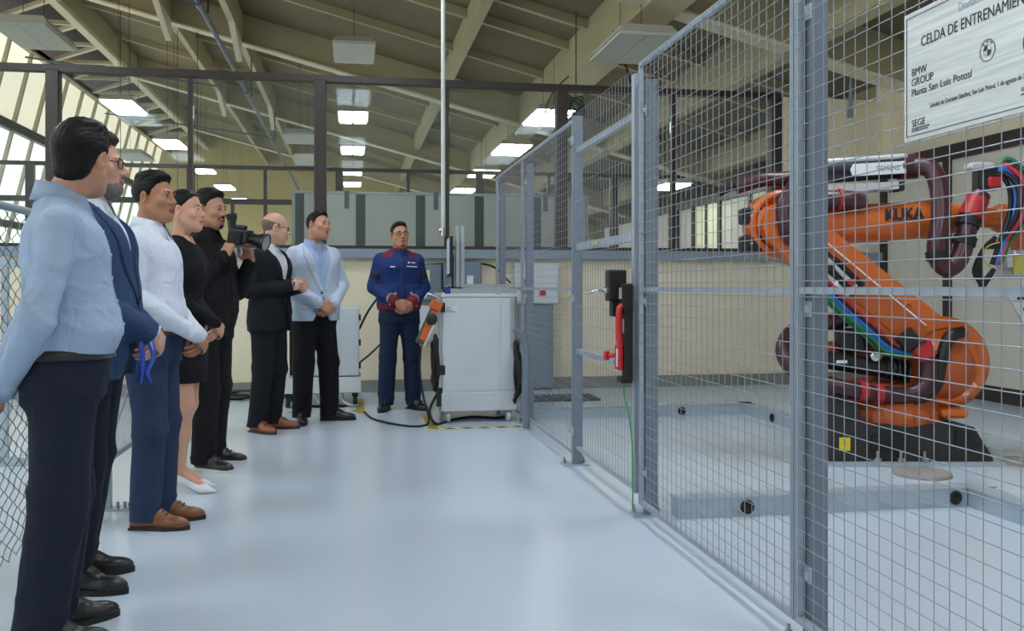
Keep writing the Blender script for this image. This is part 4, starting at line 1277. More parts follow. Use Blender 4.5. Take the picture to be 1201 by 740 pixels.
# ------------------------------------------------------------------ boxes on the back wall
M_boxgrey = mat('box_blue_grey', (112, 128, 142), 0.45, var=0.04)
def wall_box(x0, x1, z0, z1, m, label, d=0.16, name='wall_box'):
    t = empty(name, ((x0 + x1) / 2, WY, z0)); tag(t, label, 'electrical box')
    w_, h_ = x1 - x0, z1 - z0
    MB().bx(-w_ / 2, w_ / 2, -d, 0, 0, h_, bev=0.006).build('housing', m, t)
    MB().bx(-w_ / 2 + 0.012, w_ / 2 - 0.012, -d - 0.008, -d, 0.012, h_ - 0.012, bev=0.003).build('door', m, t)
    MB().cyl((w_ / 2 - 0.03, -d - 0.008, h_ / 2), (w_ / 2 - 0.03, -d - 0.014, h_ / 2), 0.010, n=10).build('lock', M_steelbolt, t)
    return t, d, w_, h_
t, d_, w_, h_ = wall_box(0.72, 0.98, 1.00, 1.40, M_boxgrey, 'blue grey wall box half hidden behind the technician')
MB().bx(-0.06, 0.0, -d_ - 0.01, -d_ - 0.008, 0.22, 0.34).build('sticker', mat('cream_sticker', (214, 208, 176), 0.5), t)
t, d_, w_, h_ = wall_box(1.00, 1.42, 1.02, 1.43, M_boxgrey, 'blue grey wall box behind the monitor of the cart')
MB().bx(0.05, 0.12, -d_ - 0.01, -d_ - 0.008, 0.14, 0.26).build('sticker', M_label, t)
t, d_, w_, h_ = wall_box(1.80, 2.30, 0.97, 1.42, M_white, 'white electrical box with red rotary switch behind the fence')
o = MB().bx(0.02, 0.10, -d_ - 0.012, -d_ - 0.008, 0.08, 0.16).build('switch_plate', mat('switch_yellow', (216, 186, 40), 0.5), t)
MB().cyl((0.06, -d_ - 0.012, 0.12), (0.06, -d_ - 0.04, 0.12), 0.03, n=16).box((0.06, -d_ - 0.045, 0.12), (0.05, 0.015, 0.012)).build('rotary_switch', M_red, o)
MB().bx(-0.19, -0.13, -d_ - 0.012, -d_ - 0.008, 0.12, 0.20).build('sticker', MATS['switch_yellow'], t)
MB().bx(-0.18, -0.14, -d_ - 0.013, -d_ - 0.008, 0.21, 0.27).build('display', M_black, t)
t, d_, w_, h_ = wall_box(1.86, 2.24, 0.02, 0.95, M_boxgrey, 'tall blue grey cable duct below the white electrical box', d=0.14, name='wall_duct')
t, d_, w_, h_ = wall_box(0.64, 0.86, 0.55, 0.95, M_white, 'white wall box beside the technician below the pendant', d=0.12)

# ------------------------------------------------------------------ hazard tape on the floor
M_tapeY = stripe_mat('hazard_tape_lengthwise', (222, 200, 40), (26, 26, 26), 9.0, (0.6, 1, 0))
M_tapeX = stripe_mat('hazard_tape_crosswise', (222, 200, 40), (26, 26, 26), 7.0, (1, 0.6, 0))
def tape(x0, x1, y0, y1, label):
    m = M_tapeY if (y1 - y0) > (x1 - x0) else M_tapeX
    return tag(MB().bx(0, x1 - x0, 0, y1 - y0, 0, 0.002).build('hazard_tape', m, loc=(x0, y0, 0)), label, 'floor tape', 'hazard tape')
tape(0.05, 0.13, 8.45, 9.5, 'yellow black floor tape beside the technician and the cabinet')
tape(0.62, 0.70, 7.42, 8.3, 'yellow black floor tape along the left of the cart')
tape(0.70, 1.46, 7.42, 7.48, 'yellow black floor tape in front of the cart')
tape(-0.62, 0.06, 8.62, 8.67, 'yellow black floor tape in front of the controller cabinet')

# ------------------------------------------------------------------ long pale screen with dark stripes behind the glass
sb = empty('striped_screen', (1.15, 11.5, 0)); tag(sb, 'long pale grey screen with dark vertical stripes behind the glass', 'screen wall')
M_scr = mat('screen_pale_grey', (242, 244, 240), 0.6, var=0.05, scale=2)
M_scrdark = mat('screen_dark_grey', (92, 98, 102), 0.6, var=0.05)
MB().bx(-1.86, 1.86, -0.03, 0.03, 2.30, 2.335).build('top_edge', M_alu, sb)
for k in range(5):
    x = -1.83 + 0.74 * k
    MB().bx(x, x + 0.115, -0.02, 0.02, 0.3, 2.3).build('dark_stripe', M_scrdark, sb)
    MB().bx(x + 0.117, x + 0.738, -0.022, 0.02, 0.3, 2.3).build('pale_panel', M_scr, sb)
for x in (-1.84, 1.84):
    MB().bx(x - 0.02, x + 0.02, -0.025, 0.03, 0.0, 2.31).build('leg', M_alu, sb)
for x in (-1.2, -0.1, 1.3):
    MB().bx(x - 0.03, x + 0.03, -0.035, -0.022, 2.12, 2.34).build('hanger_plate', M_boxgrey, sb)

# ------------------------------------------------------------------ low fence at the left: mesh panel and chain link
def low_post(x, y, h, label):
    t = empty('barrier_post', (x, y, 0)); tag(t, label, 'post', 'left barrier posts')
    MB().bx(-0.02, 0.02, -0.02, 0.02, 0.008, h, bev=0.003).build('upright', M_galv, t)
    MB().bx(-0.05, 0.11, -0.045, 0.045, 0, 0.01).build('base_plate', M_galv, t)
    for dx in (0.055, 0.09):
        MB().cyl((dx, -0.02, 0.01), (dx, -0.02, 0.045), 0.009, n=6, smooth=False).build('anchor_bolt', M_steelbolt, t)
    return t
low_post(-1.24, 5.03, 1.50, 'low grey barrier post behind the white shirted man')
low_post(-1.30, 7.10, 1.50, 'low grey barrier post hidden behind the group')
bp2 = empty('mesh_barrier', (-1.27, 6.06, 0)); tag(bp2, 'low wire mesh barrier running behind the standing group', 'barrier')
MB().bx(-0.012, 0.012, -0.98, 0.98, 1.44, 1.47).build('top_rail', M_fence, bp2)
MB().bx(-0.012, 0.012, -0.98, 0.98, 1.34, 1.36).build('second_rail', M_fence, bp2)
MB().bx(-0.012, 0.012, -0.98, 0.98, 0.22, 0.25).build('bottom_rail', M_fence, bp2)
MB().tube([(-0.0, -0.9, 0.3), (-0.0, 0.9, 1.3)], 0.008, 6).build('brace', M_fence, bp2)
wires(-0.97, 0.97, 0.24, 1.45, 0.03, 0.03, r=0.0014).build('wire_mesh', M_wire, bp2, kind='stuff')
lp = low_post(-2.2, 6.4, 1.35, 'grey post with foot bar at the far left edge')
MB().bx(-0.3, 0.35, -0.03, 0.03, 0.0, 0.05).build('foot_bar', M_galv, lp)
MB().bx(-0.3, 0.9, -0.015, 0.015, 1.28, 1.33).build('rail', M_galv, lp)
clf = empty('chain_link_fence', (-1.30, 3.5, 0)); tag(clf, 'loose chain link wire fence at the left edge behind the blue shirt', 'fence')
M_chain = mat('chain_wire_dark', (92, 98, 110), 0.4, metal=0.5)
mb = MB()
sp = 0.052
random.seed(3)
for i in range(46):
    y = -1.15 + i * sp
    pts = []
    nz = 44
    for j in range(nz + 1):
        z = 0.10 + j * 0.031
        pts.append((0.006 * math.sin(j * 1.3 + i) + 0.012 * math.sin(z * 3 + y * 2), y + (sp / 2 if (j + i) % 2 else -sp / 2) * 1.04, z))
    mb.tube(pts, 0.0021, 4, cap=False, smooth=False)
mb.build('wire_netting', M_chain, clf, kind='stuff')
for y in (-1.2, 1.22):
    MB().cyl((0, y, 0), (0, y, 1.52), 0.022, n=12).build('post', M_galv, clf)
MB().cyl((0, -1.2, 1.46), (0, 1.22, 1.46), 0.016, n=10).build('top_tube', M_galv, clf)
# low white crates and furniture in the next room at the left are hidden by the group
# ------------------------------------------------------------------ people
def interp_plane(ys, zs):
    ys = np.array(ys); zs = np.array(zs)
    return lambda y: np.interp(y, ys, zs)

def head_field(neck, female=False, wide=1.0, nose=1.0, jaw=1.0):
    h = SDF()
    h.ell((0, -0.014, 0.040), (0.074 * wide, 0.094, 0.084), k=0.02)
    h.ell((0, 0.026, -0.028), (0.061 * wide, 0.064, 0.084), k=0.03)
    h.ell((0, 0.046, -0.062), (0.045 * wide * jaw, 0.044, 0.050), k=0.03)
    h.ell((0, 0.066, -0.100), (0.020 * jaw, 0.020, 0.017), k=0.03)
    for s in (-1, 1):
        h.cone((s * 0.056 * wide, -0.005, -0.045), (s * 0.026 * jaw, 0.058, -0.095), 0.020, 0.016, k=0.03)
        h.ell((s * 0.043 * wide, 0.062, -0.022), (0.022, 0.020, 0.020), k=0.025)
        h.ell((s * 0.032, 0.101, 0.007), (0.017, 0.018, 0.0125), k=0.016, op='s')
    if not female:
        h.cone((-0.036, 0.083, 0.024), (0.036, 0.083, 0.024), 0.010, 0.010, k=0.018)
    h.cone((0, 0.088, 0.014), (0, 0.108 * (0.5 + 0.5 * nose), -0.026), 0.0075, 0.0125 * nose, k=0.014)
    for s in (-1, 1):
        h.ell((s * 0.0125 * nose, 0.098, -0.030), (0.0085, 0.011, 0.008), k=0.008)
        # lids
        h.cone((s * 0.046, 0.079, 0.0125), (s * 0.019, 0.0855, 0.0135), 0.0055, 0.0055, k=0.006)
        h.cone((s * 0.046, 0.079, 0.0005), (s * 0.020, 0.0845, -0.0005), 0.004, 0.004, k=0.006)
        # ears
        e = rotm(rx=-12, rz=s * -18)
        h.ell((s * 0.077 * wide, -0.012, -0.002), (0.008, 0.021, 0.033), k=0.010, rot=e)
        h.ell((s * 0.083 * wide, -0.006, -0.001), (0.006, 0.011, 0.018), k=0.006, op='s', rot=e)
    # lips
    h.cone((-0.022, 0.086, -0.0605), (0, 0.0975, -0.0575), 0.0045, 0.0068, k=0.007)
    h.cone((0.022, 0.086, -0.0605), (0, 0.0975, -0.0575), 0.0045, 0.0068, k=0.007)
    h.cone((-0.020, 0.085, -0.0655), (0, 0.0955, -0.0705), 0.0045, 0.0072, k=0.007)
    h.cone((0.020, 0.085, -0.0655), (0, 0.0955, -0.0705), 0.0045, 0.0072, k=0.007)
    h.cone((-0.026, 0.092, -0.0635), (0.026, 0.092, -0.0635), 0.0015, 0.0015, k=0.005, op='s')
    nr = 0.046 if female else 0.054
    n0 = _np((0, -0.022, -0.045)); n1 = _np(neck)
    h.cone(n0, n1, nr, nr * 1.10, k=0.03)
    return h

def hair_field(style):
    h = SDF()
    if style == 'bald':
        h.ell((0, -0.016, 0.030), (0.0775, 0.0985, 0.082), k=0.01)
        zl = interp_plane([-0.12, -0.06, -0.02, 0.01, 0.04], [-0.07, -0.055, -0.005, -0.01, 0.05])
        h.ops.append((lambda P: (zl(P[..., 1]) - P[..., 2]) * 0.7, None, None, 'i', 0.004))
        h.ops.append((lambda P: P[..., 1] - 0.028, None, None, 'i', 0.004))
        h.ops.append((lambda P: P[..., 2] - (0.048 - 0.2 * P[..., 1]), None, None, 'i', 0.012))
    elif style == 'woman':
        h.ell((0, -0.014, 0.043), (0.0785, 0.099, 0.0885), k=0.015)
        h.ell((0, -0.115, 0.005), (0.036, 0.034, 0.036), k=0.02)
        zl = interp_plane([-0.12, -0.07, -0.02, 0.02, 0.05, 0.075], [-0.065, -0.06, -0.002, 0.022, 0.060, 0.088])
        h.ops.append((lambda P: (zl(P[..., 1]) - P[..., 2] + 0.004 * np.sin(P[..., 0] * 190) * np.cos(P[..., 1] * 150)) * 0.7, None, None, 'i', 0.022))
    else:
        big = {'thick': (0.0865, 0.110, 0.094), 'short': (0.0800, 0.1010, 0.0900), 'crop': (0.0785, 0.0995, 0.0880)}[style]
        h.ell((0, -0.014, 0.042), big, k=0.015)
        if style == 'thick':
            h.ell((0, -0.060, -0.035), (0.066, 0.040, 0.055), k=0.03)
        if style != 'crop':
            h.ell((0, 0.040, 0.098), (0.056, 0.046, 0.030), k=0.03)
            h.ell((0.02, -0.01, 0.115), (0.05, 0.07, 0.022), k=0.03)
        else:
            h.ell((0, 0.036, 0.096), (0.052, 0.042, 0.026), k=0.03)
        zl = interp_plane([-0.13, -0.085, -0.045, -0.02, 0.018, 0.032, 0.055, 0.08], [-0.090, -0.080, -0.050, 0.008, -0.006, 0.036, 0.066, 0.092])
        drop = 0.022 if style == 'thick' else 0.0
        h.ops.append((lambda P: (zl(P[..., 1]) - drop * (P[..., 1] < -0.03) - P[..., 2] + 0.004 * np.sin(P[..., 0] * 190) * np.cos(P[..., 1] * 150)) * 0.7, None, None, 'i', 0.022))
    return h

def strands(amp):
    def f(P):
        a = np.arctan2(P[..., 0], P[..., 2] + 0.02)
        return amp * (np.sin(a * 60 + 4 * np.sin(P[..., 1] * 45)) + 0.7 * np.sin(a * 31 - 3 * np.sin(P[..., 1] * 60) + P[..., 1] * 60))
    return f

def folds(amp, seed=0.0, leg=False, zmin=None):
    """thin raised creases on smooth cloth"""
    amp = amp * 2.3
    def ridge(q, w=3.0):
        return (1 - np.abs(np.sin(q))) ** w
    def f(P):
        x, y, z = P[..., 0], P[..., 1], P[..., 2]
        if leg:
            kn = np.exp(-((z - 0.47) / 0.11) ** 2); an = np.exp(-((z - 0.10) / 0.09) ** 2); hp = np.exp(-((z - 0.84) / 0.08) ** 2)
            r = ridge(19 * z + 7 * y + 5 * x + 0.7 * np.sin(12 * y + seed)) * kn + 1.0 * ridge(26 * z - 8 * y + 0.8 * np.sin(17 * x + seed)) * an + ridge(17 * z - 16 * np.abs(x) + 6 * y + seed) * hp
            r = r + 0.5 * ridge(7 * z + 16 * x + 10 * y + seed, 2.0) * (0.5 + 0.5 * np.sin(5 * z + seed))
            return -amp * r + 0.4 * amp * np.sin(9 * z + 6 * y + seed)
        el = np.exp(-((z - 1.12) / 0.09) ** 2) * np.clip((np.abs(x) - 0.13) / 0.05, 0, 1)
        r = 1.2 * ridge(24 * z + 9 * x + 10 * y + 0.9 * np.sin(13 * y + seed)) * el
        r = r + 0.8 * ridge(12 * z + 13 * np.abs(x) + 5 * y + 0.8 * np.sin(9 * z + 2 * seed)) * (0.5 + 0.5 * np.sin(6 * x + 9 * z + seed))
        r = r + 0.7 * ridge(15 * x - 8 * z + 11 * y + seed, 3.0) * np.clip((1.25 - z) / 0.2, 0, 1)
        r = r + 0.8 * ridge(23 * z + 4 * x + 0.8 * np.sin(14 * x + seed)) * np.exp(-((z - 1.0) / 0.05) ** 2)
        r = -amp * r + 0.3 * amp * np.sin(10 * z + 7 * x + seed)
        return r if zmin is None else r * np.clip((z - zmin) / 0.03, 0, 1)
    return f

TORSO = [(0.84, 0.0, 0.160, 0.112), (0.94, 0.0, 0.168, 0.117), (1.04, 0.0, 0.160, 0.112), (1.12, 0.0, 0.156, 0.110), (1.22, 0.0, 0.166, 0.116),
         (1.32, 0.0, 0.176, 0.120), (1.385, -0.008, 0.166, 0.108), (1.440, -0.015, 0.112, 0.084), (1.495, -0.02, 0.074, 0.066)]
def torso(z0, z1, grow, bulk=1.0, belly=0.0, flare=0.0, female=False):
    A = np.array(TORSO)
    if female:
        A[:, 2] *= np.interp(A[:, 0], [0.84, 0.94, 1.12, 1.32, 1.5], [1.03, 1.02, 0.80, 0.84, 0.80])
        A[:, 3] *= np.interp(A[:, 0], [0.84, 0.94, 1.12, 1.26, 1.34, 1.5], [1.0, 0.98, 0.84, 1.0, 0.98, 0.9])
    zs = sorted(set([z0, z1] + [a for a in A[:, 0] if z0 < a < z1]))
    out = []
    for z in zs:
        cy, rx, ry = [np.interp(z, A[:, 0], A[:, j]) for j in (1, 2, 3)]
        up = np.clip((1.43 - z) / 0.06, 0, 1)
        b = belly * math.exp(-((z - 1.07) / 0.13) ** 2)
        fl = flare * np.clip((1.1 - z) / 0.3, 0, 1)
        out.append((z, 0.0, cy + b * 0.55, (rx + grow * (0.4 + 0.6 * up)) * (1 + (bulk - 1) * up) + fl + b * 0.3, (ry + grow * (0.4 + 0.6 * up)) * (1 + (bulk - 1) * up) + b * 0.6 + fl * 0.6))
    return out

def hand_mesh(curl, spread=0.0, thumb=0.5):
    key = (round(curl, 2), round(spread, 2), round(thumb, 2))
    if key in HANDS:
        return HANDS[key]
    h = SDF()
    h.cone((0, -0.012, 0), (0, 0.02, 0), 0.025, 0.028, k=0.015, sq=(1.0, 1, 0.78))
    h.rbox((0.001, 0.050, 0), (0.040, 0.046, 0.0145), 0.013, k=0.012)
    h.ell((-0.022, 0.03, -0.008), (0.020, 0.032, 0.016), k=0.012)
    L = (0.074, 0.083, 0.076, 0.060)
    X = (-0.0290, -0.0095, 0.0100, 0.0285)
    for i in range(4):
        p = np.array((X[i], 0.088 - 0.004 * abs(i - 1.2), 0.0)); a = 0.0
        c = curl * (1 + 0.08 * i)
        sx = (i - 1.5) * 0.05 * (1 + spread)
        for j, (fr, rr) in enumerate(((0.45, 0.0092), (0.31, 0.0083), (0.24, 0.0074))):
            a += c * (0.75, 1.0, 0.7)[j]
            d = np.array((math.sin(sx) * math.cos(a), math.cos(a) * math.cos(sx), -math.sin(a)))
            q = p + d * L[i] * fr
            h.cone(p, q, rr, rr * 0.93, k=0.004)
            p = q
    t = thumb
    p0 = np.array((-0.030, 0.018, -0.006)); p1 = np.array((-0.030 - 0.034 * (1 - 0.4 * t), 0.052, -0.014 - 0.016 * t)); p2 = p1 + np.array((0.0 + 0.016 * t, 0.034, -0.010 * t)); p3 = p2 + np.array((0.012 * t, 0.024, -0.006 * t))
    h.cone(p0, p1, 0.0155, 0.0120, k=0.008)
    h.cone(p1, p2, 0.0115, 0.0100, k=0.003)
    h.cone(p2, p3, 0.0100, 0.0082, k=0.003)
    HANDS[key] = h.mesh(0.0034)
    return HANDS[key]
HANDS = {}

def hand_at(wrist, f, n, side, curl, spread=0.0, thumb=0.5):
    V, F = hand_mesh(curl, spread, thumb)
    V = V.copy(); F = F.copy()
    if side == 'L':
        V[:, 0] *= -1; F = F[:, ::-1]
    y = Vector(f).normalized()
    z = -Vector(n)
    z = (z - y * z.dot(y)).normalized()
    x = y.cross(z)
    return xf(axes(wrist, x, y, z), V), F

def shoe_parts(style):
    """returns (upperV, upperF), sole outline builder, extras"""
    if style in SHOES:
        return SHOES[style]
    u = SDF()
    if style == 'heel':
        u.ell((0, 0.105, 0.024), (0.034, 0.045, 0.022), k=0.015)
        u.cone((0, 0.12, 0.018), (0, 0.175, 0.012), 0.024, 0.008, k=0.02, sq=(1, 1, 0.7))
        u.cone((0, 0.09, 0.030), (0, -0.05, 0.095), 0.031, 0.028, k=0.02)
        u.ell((0, -0.055, 0.105), (0.029, 0.034, 0.042), k=0.015)
        u.cone((0, -0.055, 0.16), (0, 0.08, 0.065), 0.0255, 0.025, k=0.004, op='s')
        u.cone((0, -0.045, 0.115), (0, -0.045, 0.2), 0.023, 0.027, k=0.004, op='s')
        u.cone((0, -0.072, 0.085), (0, -0.078, 0.0), 0.013, 0.0055, k=0.02)
        u.cut((0, 0, -1), 0.0)
    else:
        hi = 0.075 if style == 'boot' else 0.0
        u.ell((0.004, 0.125, 0.030), (0.043, 0.088, 0.036), k=0.02)
        u.ell((0, 0.04, 0.045), (0.039, 0.085, 0.050), k=0.02)
        u.cone((0, 0.055, 0.062), (0, -0.01, 0.088), 0.034, 0.038, k=0.03)
        u.ell((0, -0.035, 0.048), (0.037, 0.052, 0.055), k=0.02)
        u.cone((0, -0.012, 0.06), (0, -0.02, 0.09 + hi), 0.042, 0.046, k=0.03)
        u.cut((0, 0, -1), -0.018)
        u.cut((0, 0, 1), 0.10 + hi)
    V, F = u.mesh(0.006 if style != 'heel' else 0.004)
    SHOES[style] = (V, F)
    return V, F
SHOES = {}
def sole_outline(g=0.0):
    pts = []
    for i in range(28):
        t = 2 * PI * i / 28
        s, c = math.sin(t), math.cos(t)
        y = 0.067 + 0.147 * c
        w_ = np.interp(y, [-0.08, -0.05, 0.02, 0.10, 0.16, 0.214], [0.034, 0.037, 0.035, 0.044, 0.041, 0.030])
        pts.append((0.004 + (w_ + g) * (abs(s) ** 0.8) * (1 if s >= 0 else -1), y + g * c))
    return pts[::-1]

def add_shoe(root, x, y, yaw, style, m_up, m_sole, m_lace, side):
    M = Matrix.Translation((x, y, 0)) @ Matrix.Rotation(R(yaw), 4, 'Z')
    V, F = shoe_parts(style)
    o = mesh_obj('shoe', xf(M, V), F, m_up, root, smooth=True)
    if style == 'heel':
        return o
    MB().slab(sole_outline(0.003), 0.0, 0.022, M).build('sole', m_sole, o)
    MB().bx(-0.033, 0.036, -0.078, -0.01, 0.0, 0.012, M).build('heel_block', m_sole, o)
    if m_lace is not None:
        lc = MB()
        for k in range(4):
            yy = 0.105 - 0.022 * k; zz = 0.073 + 0.0115 * k
            lc.tube([M @ Vector((-0.024, yy, zz)), M @ Vector((0, yy + 0.004, zz + 0.012)), M @ Vector((0.024, yy, zz))], 0.0028, 5)
        for s in (-1, 1):
            lc.tube(spline([M @ Vector((0, 0.04, 0.11)), M @ Vector((s * 0.02, 0.05, 0.125)), M @ Vector((s * 0.035, 0.06, 0.105)), M @ Vector((s * 0.01, 0.05, 0.108))], 4), 0.0025, 5)
        lc.build('laces', m_lace, o)
    return o

def band(secs_fn, z0, z1, t, n=48, e=2.3):
    """closed belt-like band following a torso section; secs_fn(z) -> cy, rx, ry"""
    mb = MB()
    rings = []
    for z, g in ((z0, 0.0), (z0, t), (z1, t), (z1, 0.0)):
        cy, rx, ry = secs_fn(z)
        ring_ = []
        for i in range(n):
            a = 2 * PI * i / n
            c, s = math.cos(a), math.sin(a)
            q = (abs(c) ** e + abs(s) ** e) ** (-1 / e)
            ring_.append(((rx + g) * q * c, cy + (ry + g) * q * s, z))
        rings.append(ring_)
    vs = sum(rings, [])
    fs = []
    for k in range(4):
        a, b = k * n, ((k + 1) % 4) * n
        fs += [(a + i, a + (i + 1) % n, b + (i + 1) % n, b + i) for i in range(n)]
    mb.add(vs, fs, True)
    return mb

def collar(root, m, z=1.487, r=0.064, name='collar', spread=1.0, up=0.040, pointed=True, gap=18):
    n = 40
    vs, fs = [], []
    for i in range(n + 1):
        a = R(gap) + (2 * PI - 2 * R(gap)) * i / n          # angle from front
        t = abs((a - PI) / (PI - R(gap)))                    # 0 back, 1 front edges
        dx, dy = math.sin(a), math.cos(a)
        dz = -0.030 * (0.5 + 0.5 * dy)
        e = t ** 4
        rings = [(r - 0.002, z - 0.012 + dz), (r - 0.004, z + up + dz), (r + 0.004, z + up + 0.003 + dz), (r + 0.016 * spread + 0.016 * e * spread, z - 0.008 - (0.040 * e if pointed else 0) + dz)]
        for rr, zz in rings:
            vs.append((rr * dx, -0.018 + rr * 1.02 * dy + (0.006 * e), zz))
    for i in range(n):
        for k in range(3):
            a = i * 4 + k; b = (i + 1) * 4 + k
            fs.append((a, b, b + 1, a + 1))
    o = MB().add(vs, fs, True).build(name, m, root)
    so = o.modifiers.new('s', 'SOLIDIFY'); so.thickness = 0.003; so.offset = 0
    return o

class Proj:
    """drapes strips of cloth on a mesh surface"""
    def __init__(s, V, F):
        s.t = BVHTree.FromPolygons([tuple(v) for v in V.tolist()], F if isinstance(F, list) else F.tolist())
    def strip(s, A, B, direction=(0, -1, 0), off=0.004, n=14, m=4, thick=0.004):
        """A, B: polylines (x, z) seen from the front; returns MB"""
        D = Vector(direction).normalized()
        def samp(L, t):
            q = t * (len(L) - 1); i = min(int(q), len(L) - 2); f = q - i
            return [L[i][k] + (L[i + 1][k] - L[i][k]) * f for k in range(len(L[0]))]
        grid = []
        for i in range(n + 1):
            a, b = samp(A, i / n), samp(B, i / n)
            row = []
            for j in range(m + 1):
                p = [a[k] + (b[k] - a[k]) * j / m for k in range(len(a))]
                o = Vector((p[0], 0, p[1])) if len(p) == 2 else Vector(p)
                st = o - D * 0.6
                hit = s.t.ray_cast(st, D)
                if hit[0] is None:
                    hit = s.t.find_nearest(o)
                nrm = hit[1] if hit[1].dot(D) < 0 else -hit[1]
                row.append((hit[0] + nrm * off * 0.3 - D * off, nrm))
            grid.append(row)
        vs, fs = [], []
        for row in grid:
            for p, nr in row:
                vs.append(p)
        k = len(vs)
        for row in grid:
            for p, nr in row:
                vs.append(p + D * (off + thick))
        w_ = m + 1
        for i in range(n):
            for j in range(m):
                a = i * w_ + j
                q = (a, a + 1, a + w_ + 1, a + w_)
                fs.append(q); fs.append(tuple(reversed([x + k for x in q])))
        edge = [i * w_ for i in range(n + 1)] + [n * w_ + j for j in range(1, w_)] + [i * w_ + m for i in range(n - 1, -1, -1)] + [j for j in range(m - 1, 0, -1)]
        for i in range(len(edge)):
            a, b = edge[i], edge[(i + 1) % len(edge)]
            fs.append((a, b, b + k, a + k))
        return MB().add(vs, fs, True)

def glasses(root, Mh, m, lens=True, name='glasses'):
    mb = MB()
    for s in (-1, 1):
        pts = []
        for i in range(20):
            a = 2 * PI * i / 20
            c, sn = math.cos(a), math.sin(a)
            q = (abs(c) ** 3 + abs(sn) ** 3) ** (-1 / 3)
            pts.append(Mh @ Vector((s * 0.033 + 0.0245 * q * c, 0.104 - 0.010 * abs(s * 0.033 + 0.0245 * q * c) / 0.05, 0.005 + 0.0165 * q * sn)))
        mb.tube(pts, 0.0021, 6, closed=True)
        mb.tube([Mh @ Vector((s * 0.057, 0.095, 0.012)), Mh @ Vector((s * 0.076, 0.07, 0.012)), Mh @ Vector((s * 0.082, 0.0, 0.010)), Mh @ Vector((s * 0.080, -0.015, 0.002))], 0.0021, 6)
    mb.tube([Mh @ Vector((-0.009, 0.104, 0.010)), Mh @ Vector((0, 0.107, 0.012)), Mh @ Vector((0.009, 0.104, 0.010))], 0.0021, 6)
    return mb.build(name, m, root)

def cloth(name, rgb, crease=0.6, rough=0.85):
    if name in MATS:
        return MATS[name]
    m = mat(name, rgb, rough, var=0.04, scale=9, spec=0.25)
    nt = m.node_tree
    b = nt.nodes['Principled BSDF']
    tc = nt.nodes.new('ShaderNodeTexCoord')
    n1 = nt.nodes.new('ShaderNodeTexNoise')
    n1.inputs['Scale'].default_value = 7.0
    n1.inputs['Detail'].default_value = 3.0
    n1.inputs['Distortion'].default_value = 1.6
    mp = nt.nodes.new('ShaderNodeMapping')
    mp.inputs['Scale'].default_value = (1.0, 1.0, 0.6)
    mp.inputs['Rotation'].default_value = (0.3, 0.5, 0.2)
    nt.links.new(tc.outputs['Object'], mp.inputs[0])
    nt.links.new(mp.outputs[0], n1.inputs['Vector'])
    b1 = nt.nodes.new('ShaderNodeBump')
    b1.inputs['Strength'].default_value = crease
    b1.inputs['Distance'].default_value = 0.03
    nt.links.new(n1.outputs['Fac'], b1.inputs['Height'])
    n2 = nt.nodes.new('ShaderNodeTexNoise')
    n2.inputs['Scale'].default_value = 320.0
    nt.links.new(tc.outputs['Object'], n2.inputs['Vector'])
    b2 = nt.nodes.new('ShaderNodeBump')
    b2.inputs['Strength'].default_value = 0.15
    b2.inputs['Distance'].default_value = 0.004
    nt.links.new(n2.outputs['Fac'], b2.inputs['Height'])
    nt.links.new(b1.outputs[0], b2.inputs['Normal'])
    nt.links.new(b2.outputs[0], b.inputs['Normal'])
    return m

M_eyew = mat('eye_white', (196, 186, 176), 0.25, var=0.02)
M_iris = mat('eye_iris', (44, 28, 20), 0.2, var=0.05)

